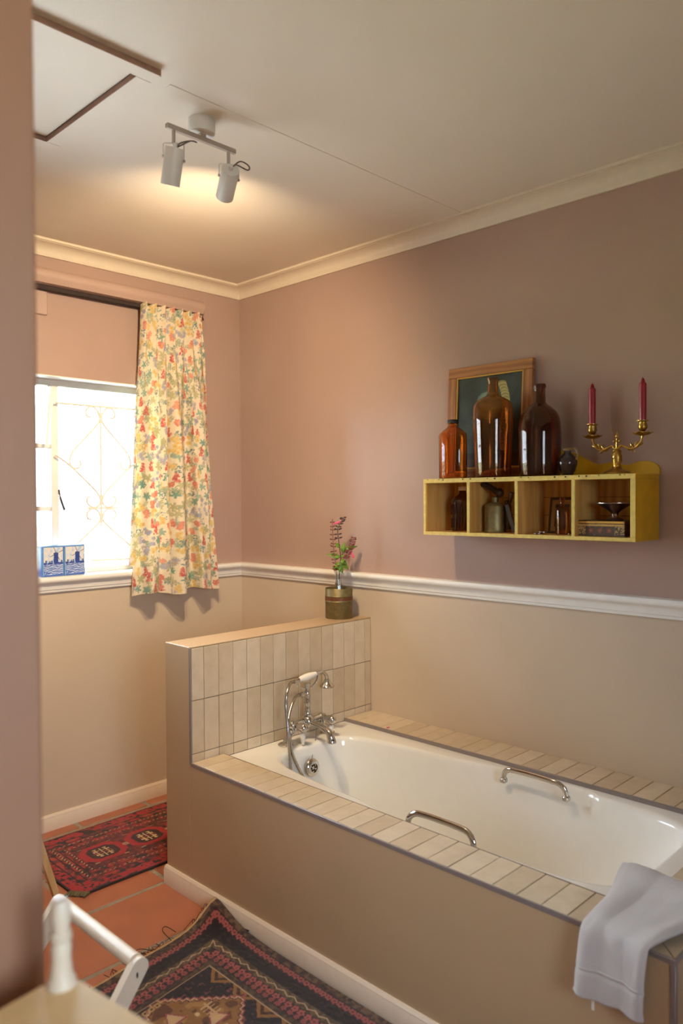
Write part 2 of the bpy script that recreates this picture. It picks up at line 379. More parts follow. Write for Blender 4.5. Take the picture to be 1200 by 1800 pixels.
struct('trim_4', mitre_run(dado, zd, 'x', XL), 'white_paint', 'white moulded dado rail running under the window as its sill', True)
bb = [(0, 0), (0.015, 0), (0.015, 0.054), (0.012, 0.058), (0.012, 0.061), (0.008, 0.066), (0.006, 0.069), (0, 0.069)]
struct('baseboard_window', mitre_run(bb, 0, 'x', XL), 'base', 'cream baseboard along the window wall', True)

# ---- low tiled wall at the tap end of the bath
lw = struct('wall_low_partition', G().box((-L, YT+0.007, 0), (0, YW, ZW), 0.003, seg=2), 'beige_plaster', 'low beige half wall tiled on its bath side')
put('grout_bed', G().box((-L+0.004, YT+0.0028, ZL-0.05), (-0.001, YT+0.0075, ZW-0.004)), 'tgrout', lw)
put('edge_trim', G().box((-L-0.0005, YT, ZL-0.006), (-L+0.0055, YT+0.009, ZW-0.003), 0.001), 'edge_trim', lw)
put('edge_trim', G().box((-L, YT+0.001, ZW-0.0045), (0, YT+0.009, ZW+0.0005), 0.001), 'beige_plaster', lw)
tp = 0.0672; rows = ((0.7175, ZW-0.006), (0.5225, 0.7150), (ZL-0.013, 0.5200))
cols_ = [(-L+0.006, -0.9135)] + [(-0.9135+tp*k, -0.9135+tp*(k+1)) for k in range(13)] + [(-0.9135+13*tp, -0.001)]
sh = {}
for z0, z1 in rows:
    for a, b in cols_:
        a2, b2 = a+0.0012, b-0.0012; w, h = b2-a2, z1-z0; key = (round(w, 3), round(h, 3))
        if key not in sh: sh[key] = G().box((-w/2, 0, -h/2), (w/2, 0.006, h/2), 0.0012).mesh('tile')
        o = put('tile', sh[key], 'tile', lw, sm=False)
        o.location = ((a2+b2)/2, YT+random.uniform(-0.0004, 0.0008), (z0+z1)/2); o.rotation_euler = (random.uniform(-.004, .004), 0, random.uniform(-.006, .006))

# ---- bath surround
WLF, WLB, WLE = 0.1475, 0.175, 0.147       # ledge widths: front, back, near end
bs_ = thing('bath_surround', 'beige boxed-in bath surround with cream tiled ledges and baseboard', 'bath surround', (-L/2, -1.8, 0))
def B(lo, hi): return tuple(np.array(lo)-np.array((-L/2, -1.8, 0))), tuple(np.array(hi)-np.array((-L/2, -1.8, 0)))
def part(name, lo, hi, mat, bev=0.001, par=bs_, **k):
    lo, hi = B(lo, hi); return put(name, G().box(lo, hi, bev), mat, par, **k)
ZB = ZL-0.010
part('front_panel', (-L, YE, 0.0), (-L+0.05, YT+0.006, ZB), 'beige_plaster')
part('end_panel', (-L+0.05, YE, 0.0), (0, YE+0.05, ZB), 'beige_plaster')
part('ledge_bed', (-L+0.003, YE+0.05, ZB-0.03), (-L+WLF, YT+0.006, ZL-0.0035), 'tgrout')
part('ledge_bed', (-WLB, YE+0.05, ZB-0.03), (0, YT+0.006, ZL-0.0035), 'tgrout')
part('ledge_bed', (-L+0.003, YE+0.003, ZB-0.03), (0, YE+WLE, ZL-0.0038), 'tgrout')
part('edge_trim', (-L-0.0015, YE-0.0015, ZL-0.013), (-L+0.004, YT, ZL-0.0005), 'edge_trim')
part('edge_trim', (-L-0.0012, YE-0.0018, ZL-0.013), (0, YE+0.004, ZL-0.0007), 'edge_trim')
part('edge_trim', (-WLB-0.004, YE+WLE, ZL-0.016), (-WLB+0.004, YT, ZL-0.0002), 'edge_trim')
part('edge_trim', (-L+WLF-0.002, YE+WLE, ZL-0.016), (-L+WLF+0.003, YT, ZL-0.0008), 'tgrout')
part('corner_trim', (-L-0.002, YE-0.002, 0.0), (-L+0.010, YE+0.010, ZL-0.012), 'edge_trim')
g = G()
for o_ in (0,):
    n = len(bb); y0, y1 = YT, YE-0.0
    V = [(-L-o, y0+0.0, dz) for o, dz in bb] + [(-L-o, y1, dz) for o, dz in bb]
    V = [tuple(np.array(v)-np.array((-L/2, -1.8, 0))) for v in V]
    g.add(V, [(i, (i+1) % n, (i+1) % n+n, i+n) for i in range(n)] + [tuple(range(n-1, -1, -1)), tuple(range(n, 2*n))])
put('baseboard', g, 'base', bs_, label='cream moulded baseboard')
n = len(bb); put('baseboard', G().add([(-L-o, YW+0.001, dz) for o, dz in bb] + [(-L-o, YT, dz) for o, dz in bb], [(i, (i+1) % n, (i+1) % n+n, i+n) for i in range(n)] + [tuple(range(n-1, -1, -1)), tuple(range(n, 2*n))]), 'base', lw)
tp2 = 0.0675
def ledge_tile(x0, x1, y0, y1, cut=0):
    w, h = x1-x0, y1-y0; key = ('l', round(w, 3), round(h, 3), cut)
    if key not in sh:
        g = G()
        if not cut: g.box((-w/2, -h/2, -0.006), (w/2, h/2, 0), 0.0011)
        else:
            q = [(-w/2, -h/2), (w/2, -h/2), (w/2, h/2), (-w/2, h/2)]
            q = {1: [q[0], q[2], q[3]], 2: [q[0], q[1], q[2]]}[cut]
            g.add([(a, b, 0) for a, b in q]+[(a, b, -0.006) for a, b in q], [(0, 1, 2), (5, 4, 3), (0, 3, 4, 1), (1, 4, 5, 2), (2, 5, 3, 0)])
        sh[key] = g.mesh('tile')
    o = put('tile', sh[key], 'tile', bs_, sm=False)
    o.location = (((x0+x1)/2+L/2), (y0+y1)/2+1.8, ZL+random.uniform(-0.0006, 0.0003)); o.rotation_euler = (random.uniform(-.003, .003), random.uniform(-.006, .006), 0)
gp = 0.0012
ycur = YT-0.001
k = 0
while True:
    y1 = YT-0.003-k*tp2; y0 = y1-tp2
    if y0 < YE+WLE: y0 = YE+WLE if y1-(YE+WLE) > 0.012 else None
    if y0 is None: break
    ledge_tile(-L+0.0045, -L+WLF-0.003, y0+gp, y1-gp)
    ledge_tile(-WLB+0.0045, -0.001, y0+gp, y1-gp)
    if y0 <= YE+WLE+1e-6: break
    k += 1
# mitred corner + near-end tiles
ledge_tile(-L+0.0045, -L+WLF-0.001, YE+0.0045, YE+WLE-0.001, 1)
ledge_tile(-L+0.0065, -L+WLF+0.001, YE+0.0030, YE+WLE-0.003, 2)
k = 0
while True:
    x0 = -L+WLF+0.0015+k*tp2; x1 = x0+tp2
    if x0 > -0.02: break
    ledge_tile(x0+gp, min(x1, -0.001)-gp, YE+0.0045, YE+WLE-0.0035); k += 1
# fallen petal
pt_ = G()
for a in (0.3, 2.2): pt_.ball((0.004*math.cos(a), 0.004*math.sin(a), 0.002), 0.006, 8, (1, 0.6, 0.3))
tag(put('fallen_petal', pt_, 'pink'), 'tiny pink petal fallen on the back tiled ledge', 'petal').location = (-0.158, -1.175, ZL)

# ---- bathtub
bx, by = -(L-WLF+WLB)/2, (YT+YE+WLE)/2
tub = thing('bathtub', 'white enamel bathtub set into tiled surround with two chrome grips', 'bathtub', (bx, by, 0.0))
ZR = ZL-0.014
N = 200
def tub_loop(y_far, y_near, hw_far, hw_near, n, z, recess=0.0, cx=-0.507):
    out = []
    yc, hl = (y_far+y_near)/2, (y_far-y_near)/2
    for i in range(N):
        a = 2*PI*i/N; c, s_ = math.cos(a), math.sin(a)
        yy = yc+hl*math.copysign(abs(s_)**(2/n), s_)
        f = (y_far-yy)/(y_far-y_near); hw = hw_far+(hw_near-hw_far)*f
        xx = cx+hw*math.copysign(abs(c)**(2/n), c)
        if recess:
            w = float(sstep(-2.13, -2.095, yy)*(1-sstep(-1.755, -1.72, yy)))*recess*min(1, abs(c)*1.3); xx += math.copysign(w, c)
        out.append((xx, yy, z))
    return out
loops = []
o = []
for i in range(N):                                     # outer rectangle, same angular order
    a = 2*PI*i/N; c, s_ = math.cos(a), math.sin(a); n = 60
    o.append(((-0.1735-0.8275)/2+0.3275*math.copysign(abs(c)**(2/n), c), (YT-0.001+YE+WLE-0.01)/2+0.5*(YT-0.001-YE-WLE+0.01)*math.copysign(abs(s_)**(2/n), s_), ZR))
loops.append([(x, y, ZR-0.012) for x, y, z in o]); loops.append(o)
rim = (-1.062, -2.462, 0.240, 0.300)
def inset(d, z, near=0.0, n=5.0, rec=0.0): return tub_loop(rim[0]-d, rim[1]+d+near, rim[2]-d, rim[3]-d, n, z, rec)
loops.append(inset(-0.010, ZR+0.0005, 0, 5.5, 0.026)); loops.append(inset(-0.003, ZR-0.001, 0, 5.2, 0.027))
loops.append(inset(0.003, ZR-0.006, 0, 5.0, 0.027)); loops.append(inset(0.007, ZR-0.016, 0, 5.0, 0.025))
loops.append(inset(0.011, ZR-0.04, 0.004, 5.0, 0.018)); loops.append(inset(0.016, ZR-0.075, 0.012, 5.0, 0.004))
loops.append(inset(0.022, 0.36, 0.035, 4.8)); loops.append(inset(0.034, 0.26, 0.09, 4.6)); loops.append(inset(0.046, 0.18, 0.15, 4.4)); loops.append(inset(0.058, 0.145, 0.19, 4.2))
loops.append(inset(0.075, 0.122, 0.225, 4.0)); loops.append(inset(0.10, 0.110, 0.25, 3.6)); loops.append(inset(0.15, 0.105, 0.27, 3.0)); loops.append(inset(0.20, 0.103, 0.28, 2.6))
V = [(x-bx, y-by, z) for lp in loops for x, y, z in lp]; F = []
for a in range(len(loops)-1):
    for i in range(N): j = (i+1) % N; F.append((a*N+i, a*N+j, (a+1)*N+j, (a+1)*N+i))
F.append(tuple((len(loops)-1)*N+i for i in range(N)))
put('shell', G().add(V, F), 'enamel', tub, ang=60)
def grip(x, inward):
    ya, yb = -1.798-by, -2.038-by; x = x-bx; z = ZR
    pts = bez([(x, ya, z-0.024), (x+inward*0.002, ya-0.004, z+0.004), (x+inward*0.006, ya-0.024, z+0.022), (x+inward*0.008, ya-0.06, z+0.026), (x+inward*0.008, (ya+yb)/2, z+0.027), (x+inward*0.008, yb+0.06, z+0.026), (x+inward*0.006, yb+0.024, z+0.022), (x+inward*0.002, yb+0.004, z+0.004), (x, yb, z-0.024)], 6)
    o = put('grip_handle', G().tube(pts, 0.0095, 12, flat=0.75), 'chrome', tub, label='chrome grip handle')
    for y in (ya, yb): put('mount', G().box((x-0.012, y-0.011, z-0.03), (x+0.012, y+0.011, z-0.012), 0.004), 'chrome', o)
grip(-0.258, -1); grip(-0.786, 1)
ov = Matrix.Translation((-0.519-bx, -1.0895-by, 0.398)) @ Matrix.Rotation(math.radians(85), 4, 'X')
pl = put('overflow', G().lathe([(0.0, 0.0), (0.036, 0.0), (0.036, 0.004), (0.033, 0.010), (0.024, 0.016), (0.018, 0.016), (0.017, 0.011), (0, 0.011)], 28, ov), 'chrome', tub)
hg = G()
for k in range(6): hg.lathe([(0, 0.0), (0.0045, 0.0), (0.0045, 0.0125), (0, 0.0125)], 8, ov @ Matrix.Translation((0.0105*math.cos(k*PI/3), 0.0105*math.sin(k*PI/3), 0)))
put('overflow_slots', hg, 'dark', pl)['kind'] = 'stuff'

# ---- bath shower mixer on the far rim
mx0, my0 = -0.455, -1.0
mix = thing('bath_mixer', 'chrome bath mixer with white ceramic handset, levers and looped hose', 'tap', (mx0, my0, ZR+0.0007))
zr = 0.0; zc_ = 0.070
g = G(); cx_l, cx_r = -0.082, 0.078
g.tube([(cx_l-0.012, 0, zc_), (0, 0, zc_), (cx_r+0.012, 0, zc_)], 0.0145, 14)
g.ball((0, -0.004, zc_), 0.027, 16, (1, 1.0, 1)); g.ball((cx_l, 0, zc_), 0.020, 14); g.ball((cx_r, 0, zc_), 0.020, 14)
g.lathe([(0.0, 0.0), (0.019, 0), (0.019, 0.007), (0.014, 0.010), (0.014, 0.018), (0.0, 0.018)], 16, Matrix.Translation((0, 0, zc_+0.022)))
put('body', g, 'chrome', mix)
for sx, fx in ((cx_l, -0.118), (cx_r, 0.112)):
    g = G(); g.tube(bez([(sx, 0, zc_), (sx, 0, zc_-0.022), (sx+(fx-sx)*0.35, 0, zc_-0.034), (fx-(fx-sx)*0.2, 0, 0.022), (fx, 0, 0.004)], 5), [0.013]*21, 12)
    g.lathe([(0, 0), (0.031, 0), (0.031, 0.003), (0.026, 0.007), (0.014, 0.010), (0, 0.010)], 24, Matrix.Translation((fx, 0, 0)))
    g.lathe([(0.0155, -0.006), (0.018, -0.004), (0.018, 0.004), (0.0155, 0.006)], 14, Matrix.Translation((sx, 0, zc_-0.02)))
    put('leg', g, 'chrome', mix)
for sx in (cx_l+0.006, cx_r+0.004):                  # valves with drop levers
    g = G(); rot = Matrix.Translation((sx, -0.012, zc_)) @ Matrix.Rotation(PI/2, 4, 'X')
    g.lathe([(0, 0), (0.017, 0), (0.018, 0.012), (0.0125, 0.018), (0.0125, 0.030), (0.017, 0.034), (0.018, 0.046), (0.016, 0.056), (0.009, 0.062), (0, 0.063)], 16, rot)
    hv = put('valve', g, 'chrome', mix)
    g = G().lathe([(0, 0), (0.006, 0), (0.0075, 0.010), (0.0105, 0.026), (0.0105, 0.034), (0.0085, 0.042), (0.006, 0.046), (0, 0.046)], 12, Matrix.Translation((sx, -0.054, zc_-0.066)))
    put('lever', g, 'ceramic', hv, label='white ceramic lever')
    g = G().lathe([(0, 0), (0.003, 0.001), (0.0045, 0.006), (0.003, 0.012), (0, 0.012)], 10, Matrix.Translation((sx, -0.054, zc_-0.079)))
    put('finial', g, 'chrome', hv); put('lever_neck', G().lathe([(0, 0), (0.007, 0), (0.006, 0.008), (0, 0.008)], 10, Matrix.Translation((sx, -0.054, zc_-0.021))), 'chrome', hv)
sp = bez([(0, -0.01, zc_-0.002), (0, -0.05, zc_-0.006), (0, -0.09, zc_-0.010), (0, -0.125, zc_-0.022), (0, -0.138, zc_-0.050)], 6)
put('spout', G().tube(sp, [0.0135-0.001*min(i, 3)+0.0004*max(0, i-8) for i in range(len(sp))], 16).lathe([(0.0, 0), (0.0185, 0), (0.0185, 0.004), (0.015, 0.012), (0, 0.012)], 18, Matrix.Translation((0, -0.139, zc_-0.058))), 'chrome', mix)
g = G().lathe([(0, 0.0), (0.015, 0), (0.015, 0.006), (0.0115, 0.012), (0.013, 0.020), (0.010, 0.028), (0.0115, 0.04), (0.0135, 0.048), (0.0105, 0.055), (0.012, 0.075), (0.0125, 0.083), (0.0105, 0.088), (0.0115, 0.115), (0.0135, 0.118), (0.0135, 0.126), (0, 0.128)], 18, Matrix.Translation((0, 0, zc_+0.03)))
put('riser', g, 'chrome', mix)
zh = 0.250
g = G().tube(bez([(-0.056, 0, zh-0.012), (-0.05, 0, zh-0.030), (-0.025, 0, zh-0.043), (0, 0, zh-0.047), (0.025, 0, zh-0.043), (0.05, 0, zh-0.026), (0.058, 0, zh-0.004)], 5), 0.0032, 8)
g.tube([(0, 0, zh-0.092), (0, 0, zh-0.045)], 0.008, 10)
put('cradle', g, 'chrome', mix)
hs = put('handset', G().lathe([(0, 0), (0.008, 0), (0.0115, 0.012), (0.0145, 0.035), (0.0145, 0.055), (0.012, 0.080), (0.0095, 0.094), (0, 0.094)], 18, Matrix.Translation((-0.046, 0, zh-0.004)) @ Matrix.Rotation(PI/2-0.09, 4, 'Y')), 'ceramic', mix, label='white ceramic handset grip')
g = G().tube(bez([(0.044, 0, zh+0.004), (0.065, -0.001, zh+0.006), (0.088, -0.002, zh+0.004), (0.104, -0.003, zh-0.010), (0.108, -0.003, zh-0.028)], 5), [0.0095]*3+[0.008]*18, 12)
g.lathe([(0, 0.032), (0.010, 0.032), (0.013, 0.026), (0.016, 0.018), (0.026, 0.010), (0.031, 0.004), (0.031, 0.0), (0.027, -0.003), (0, -0.003)], 22, Matrix.Translation((0.109, -0.003, zh-0.058)))
put('rose', g, 'chrome', hs)
g = G().tube([(-0.046, 0, zh-0.004), (-0.060, 0, zh-0.006), (-0.072, 0, zh-0.008)], [0.0085, 0.007, 0.0085], 10); put('ferrule', g, 'chrome', hs)
h1 = bez([(-0.070, 0, zh-0.008), (-0.098, -0.012, zh-0.004), (-0.134, -0.04, zh-0.006), (-0.160, -0.055, 0.215), (-0.168, -0.06, 0.17), (-0.178, -0.08, 0.11), (-0.176, -0.09, 0.06), (-0.167, -0.09, 0.004), (-0.138, -0.092, -0.06), (-0.105, -0.10, -0.127), (-0.09, -0.12, -0.20), (-0.10, -0.15, -0.27), (-0.135, -0.16, -0.30), (-0.165, -0.14, -0.26), (-0.172, -0.10, -0.17), (-0.170, -0.09, -0.097), (-0.177, -0.09, -0.014), (-0.183, -0.088, 0.054), (-0.176, -0.08, 0.11), (-0.148, -0.06, 0.15), (-0.116, -0.045, 0.182), (-0.075, -0.02, 0.190), (-0.012, 0, 0.184)], 10)
h0 = bez([(-0.070, 0, zh-0.008), (-0.092, -0.004, zh-0.016), (-0.104, -0.012, zh-0.05), (-0.104, -0.035, zh-0.13), (-0.080, -0.055, 0.03), (-0.062, -0.075, -0.03), (-0.046, -0.095, -0.10), (-0.020, -0.12, -0.20), (-0.012, -0.15, -0.26), (-0.03, -0.17, -0.29), (-0.055, -0.17, -0.25), (-0.072, -0.13, -0.16), (-0.080, -0.085, -0.05), (-0.088, -0.055, 0.05), (-0.082, -0.03, 0.13), (-0.066, -0.01, 0.165), (-0.04, 0.0, 0.180), (-0.012, 0, 0.183)], 14)
put('hose', G().tube(h1, [0.0054+0.0010*(i % 2) for i in range(len(h1))], 10), 'hose', mix, ang=80, label='ribbed chrome shower hose')
put('plug_chain', G().tube(bez([(0.04, -0.012, 0.045), (0.0, -0.045, 0.0), (-0.045, -0.075, -0.045), (-0.075, -0.092, -0.075)], 8), 0.0011, 5), 'hose', mix)
put('elbow', G().tube([(-0.055, -0.012, 0.189), (-0.03, -0.005, 0.186), (-0.008, 0, 0.184)], [0.0105, 0.0085, 0.0085], 12).lathe([(0.009, -0.004), (0.0125, -0.003), (0.0125, 0.003), (0.009, 0.004)], 12, Matrix.Translation((-0.028, 0, 0.183)) @ Matrix.Rotation(PI/2, 4, 'Y')), 'chrome', mix)

# ---- window
wf = struct('window_1', G().box((WIN[0], 0.10, WIN[3]-0.03), (WIN[1], 0.145, WIN[3]), 0.003), 'white_paint', 'white painted steel window, right side blown out by daylight')
def wp(name, lo, hi, mat='white_paint', bev=0.002): return put(name, G().box(lo, hi, bev), mat, wf)
wp('window_frame', (WIN[0], 0.10, WIN[2]), (WIN[1], 0.145, WIN[2]+0.022))
wp('window_frame', (WIN[1]-0.026, 0.10, WIN[2]+0.022), (WIN[1], 0.145, WIN[3]-0.03))
wp('window_frame', (WIN[0], 0.10, WIN[2]+0.022), (WIN[0]+0.026, 0.145, WIN[3]-0.03))
for x in (-1.004, -1.50): wp('mullion', (x, 0.095, WIN[2]+0.022), (x+0.034, 0.148, WIN[3]-0.03))
zs = [WIN[2]+0.022, 1.403, 1.686, WIN[3]-0.03]
for a, b in ((-1.466, -1.004), (WIN[0]+0.026, -1.50)):
    for z in zs[1:3]: wp('glazing_bar', (a, 0.105, z), (b, 0.140, z+0.020))
    for i in range(3): wp('pane', (a, 0.122, zs[i]+(0.02 if i else 0)), (b, 0.125, zs[i+1]), 'pane', 0)
# open top casement sash leaning on its stay
wp('pane', (-0.97, 0.122, zs[0]), (WIN[1]-0.026, 0.125, zs[3]), 'pane', 0)
put('casement_stay', G().tube([(-1.01, 0.085, 1.93), (-1.04, 0.06, 1.72), (-1.045, 0.06, 1.70)], 0.006, 8), 'white_paint', wf)
put('latch', G().tube(bez([(-0.972, 0.09, 1.50), (-0.968, 0.085, 1.46), (-0.952, 0.08, 1.405)], 4), [0.004]*4+[0.006]*5, 8), 'dark_metal', wf)
put('reveal', G().box((WIN[0], -0.0006, WIN[3]-0.004), (WIN[1], 0.10, WIN[3]+0.001), 0.001), 'white_paint', wf); put('reveal', G().box((WIN[1]-0.004, -0.0006, WIN[2]), (WIN[1]+0.001, 0.10, WIN[3]-0.004), 0.001), 'white_paint', wf)
put('sill_board', G().box((WIN[0], -0.002, WIN[2]-0.005), (WIN[1], 0.10, WIN[2]+0.001), 0.001), 'white_paint', wf)
# scrolled burglar bars inside the window
gr = thing('window_grille', 'cream wrought iron burglar bars with scrolls inside the window', 'window grille', (-0.773, 0.075, 1.53))
def bar(pts, r=0.0050, name='scroll', n=8): return put(name, G().tube(bez([(x+0.773, y-0.075 if y else 0, z-1.53) for x, y, z in pts], n), r, 7), 'grille', gr)
def b3(*q): return [(x, 0, z) for x, z in q]
bar(b3((-0.995, 1.890), (-0.775, 1.8905), (-0.546, 1.891)), 0.0052, 'top_bar'); bar(b3((-0.772, 1.89), (-0.773, 1.6), (-0.774, 1.327)), 0.0052, 'centre_bar')
bar(b3((-0.845, 1.413), (-0.773, 1.4135), (-0.687, 1.413)), 0.005, 'cross_bar')
for s_ in (-1, 1):
    def m(*q): return [(-0.772+s_*a, 0, z) for a, z in q]
    bar(m((0.050, 1.838), (0.068, 1.842), (0.074, 1.862), (0.058, 1.884), (0.036, 1.886), (0.016, 1.868), (0.005, 1.842), (0.006, 1.822), (0.03, 1.79), (0.09, 1.728), (0.138, 1.676), (0.154, 1.640), (0.152, 1.615), (0.135, 1.598), (0.112, 1.600), (0.102, 1.618), (0.106, 1.634)))
    bar(m((0.222, 1.656), (0.150, 1.606), (0.06, 1.525), (0.02, 1.484), (0.005, 1.455), (0.006, 1.438), (0.016, 1.424), (0.034, 1.4165), (0.056, 1.422), (0.072, 1.440), (0.070, 1.462), (0.056, 1.468)))
    bar(m((0.052, 1.360), (0.070, 1.366), (0.073, 1.388), (0.058, 1.406), (0.036, 1.410), (0.016, 1.396), (0.005, 1.368), (0.010, 1.350), (0.05, 1.312), (0.11, 1.262), (0.165, 1.215), (0.200, 1.180), (0.205, 1.158)))
for z in (1.842, 1.458, 1.372): put('collar', G().box((-0.007, -0.005, z-1.53-0.016), (0.009, 0.005, z-1.53+0.016), 0.003), 'grille', gr)
bar(b3((-0.83, 1.168), (-0.70, 1.166), (-0.575, 1.163)), 0.005, 'bottom_bar')
# rear window (behind the camera)
rw = struct('window_2', G().box((WIN2[0], YB-0.14, WIN2[3]-0.04), (WIN2[1], YB-0.10, WIN2[3]), 0.003), 'white_paint', 'white framed window in the wall behind the camera')
for lo, hi in (((WIN2[0], WIN2[2]), (WIN2[1], WIN2[2]+0.04)), ((WIN2[0], WIN2[2]), (WIN2[0]+0.04, WIN2[3])), ((WIN2[1]-0.04, WIN2[2]), (WIN2[1], WIN2[3])), ((-2.42, WIN2[2]), (-2.38, WIN2[3]))):
    put('window_frame', G().box((lo[0], YB-0.138, lo[1]), (hi[0], YB-0.102, hi[1]), 0.002), 'white_paint', rw)
for a, b in ((WIN2[0]+0.04, -2.42), (-2.38, WIN2[1]-0.04)): put('pane', G().box((a, YB-0.122, WIN2[2]+0.04), (b, YB-0.119, WIN2[3]-0.04)), 'pane', rw)
# outside ground
struct('garden', G().box((-40, 6.2, -0.5), (40, 60, -0.4)), 'garden', 'dark garden beyond the paving outside the window')
struct('ground', G().box((-14, 0.2, -0.5), (14, 6.2, -0.4)), 'paving', 'pale sunlit paving outside the window')
struct('lawn', G().box((-14, -18, -0.5), (14, YB-0.2, -0.4)), 'grass', 'dull earth and dry lawn behind the house')

# ---- pelmet, curtain
pel = thing('curtain_pelmet', 'rounded pink painted pelmet over the curtain track', 'pelmet', (-1.2, 0, 2.37))
pp = [(0, 0.0), (0.085, 0.0)] + [(0.072+0.028*math.cos(a), 0.034+0.030*math.sin(a)) for a in [(-50+k*20)*PI/180 for k in range(8)]] + [(0.05, 0.066), (0, 0.070)]
put('pelmet_board', G().prism(pp, (0.905, 0, 0.006), (0, -1, 0), (0, 0, 1), (-1.95, 0, 0)), 'wall_plain', pel)
put('curtain_track', G().box((-1.02, -0.046, -0.012), (0.89, -0.022, 0.0065), 0.002), 'dark', pel, label='dark brown curtain track')
put('track_end', G().tube([(0.888, -0.06, -0.004), (0.915, -0.062, -0.006), (0.92, -0.062, -0.02)], 0.005, 8), 'dark', pel)

CREAM = (247, 233, 205)
cv = Canvas(0.84, 1.38, 0.0022, CREAM)
def spike(x, y, r):
    for i in range(7):
        w = 0.004+0.0016*i
        for k in range(2+i//2):
            cv.flower(x+random.uniform(-w, w), y+0.006*i+random.uniform(-.002, .002), 0.0052, 4, random.choice([(222, 128, 114), (210, 110, 102), (230, 152, 132)]), None, random.random()*3)
def leafy(x, y, col, n=5, r=0.02):
    for k in range(n):
        a = random.random()*0.4+2*PI*k/n; cv.ell(x+0.55*r*math.cos(a), y+0.55*r*math.sin(a), 0.62*r, 0.24*r, a, col)
def sprig(x, y, col):
    a = random.uniform(0, 2*PI)
    for k in range(5):
        px_, py_ = x+0.007*k*math.cos(a), y+0.007*k*math.sin(a)
        for s_ in (-1, 1): cv.ell(px_+0.005*math.cos(a+s_), py_+0.005*math.sin(a+s_), 0.0065, 0.0024, a+s_*0.9, col)
for k in range(520): sprig(random.uniform(0, .84), random.uniform(0, 1.38), random.choice([(196, 188, 144), (186, 184, 146), (206, 200, 158), (176, 190, 166)]))
pts = [(0.022+0.046*(i % 18)+random.uniform(-.012, .012)+(0.023 if (i//18) % 2 else 0), 0.016+0.044*(i//18)+random.uniform(-.01, .01)) for i in range(18*31)]
random.shuffle(pts)
for i, (x, y) in enumerate(pts):
    kd = i % 7
    if kd == 0: spike(x, y-0.02, 0.02)
    elif kd == 1:
        for q in range(3): cv.flower(x+random.uniform(-.012, .012), y+random.uniform(-.012, .012), 0.013, 5, random.choice([(234, 160, 138), (228, 144, 126), (238, 178, 150)]), (236, 180, 120), random.random())
    elif kd == 2:
        for q in range(4): cv.flower(x+random.uniform(-.018, .018), y+random.uniform(-.016, .016), 0.011, 5, (238, 210, 144), (228, 182, 108), random.random())
    elif kd == 3:
        for q in range(5): cv.flower(x+random.uniform(-.018, .018), y+random.uniform(-.018, .018), 0.0105, 5, random.choice([(188, 184, 196), (200, 194, 202), (176, 176, 192)]), random.choice([(236, 190, 92), None]), random.random(), 0.32)
    elif kd == 4: leafy(x, y, random.choice([(152, 180, 162), (140, 174, 158), (172, 194, 174)]), random.choice([4, 5, 6]), 0.019)
    elif kd == 5:
        for q in range(14): cv.ell(x+random.uniform(-.016, .016), y+random.uniform(-.016, .016), 0.0035, 0.003, 0, random.choice([(128, 156, 150), (150, 166, 170)]))
    else: leafy(x, y, random.choice([(208, 200, 156), (198, 192, 146)]), 6, 0.02)
nu, nv = 260, 470
u, v = np.meshgrid(np.linspace(0, 1, nu), np.linspace(0, 1, nv))            # u across from the right edge, v downwards
xr = -0.295+(0.088)*v**0.9; xl = -0.648-(0.062)*v
wob = 0.012*np.sin(2*PI*(2.2*u)+1.0)*v
top = (1-sstep(0.0, 0.35, v))
fold = (0.013*np.sin(2*PI*7.2*u+0.6)*(0.25+0.75*top)+0.024*np.sin(2*PI*3.3*u+0.4+0.5*np.sin(3*v))*sstep(0.05, 0.5, v)*(1+0.25*v)+0.008*np.sin(2*PI*8.5*u+2+2*v)*sstep(0.1, .4, v))
pin = 0.018*np.exp(-((v-0.055)/0.03)**2)*np.cos(2*PI*7.2*u+0.6)
XX = xr+(xl-xr)*u + 0.011*np.sin(2*PI*6.6*u+1.2)*sstep(0.05, 0.5, v)*np.sin(PI*u)
XX += -0.007*np.sin(2*PI*7.2*u)*top*np.sin(PI*u)
YY = -0.078+fold*1.2+pin*0.3-0.012*v
e = np.clip((u-0.90)/0.10, 0, 1); YY += 0.045*e**2*(0.3+0.7*sstep(0.05, 0.4, v)); XX += 0.02*e**3
ZZ = 2.3755-0.004*np.sin(2*PI*7.2*u+0.6)*(1-sstep(0, 0.03, v)) - v*(1.372+0.010*np.sin(2*PI*2*u+1)*v)+0.02*u*(1-v)*0
YY = np.minimum(YY, -0.012); YY = np.where(ZZ < 1.14, np.minimum(YY, -0.050), YY)
cme = grid_mesh('curtain', XX+0.45, YY+0.07, ZZ-1.0, cv.sample(u*0.80+0.02, v*1.36))
cu = put('curtain', cme, vcol('floral_cotton', 0.85, 0.25, 700, 0.0006, 0.30), None, ang=180); cu.location = (-0.45, -0.07, 1.0)
md = cu.modifiers.new('thickness', 'SOLIDIFY'); md.thickness = 0.0016
tag(cu, 'cream floral print cotton curtain hanging at the right of the window', 'curtain')

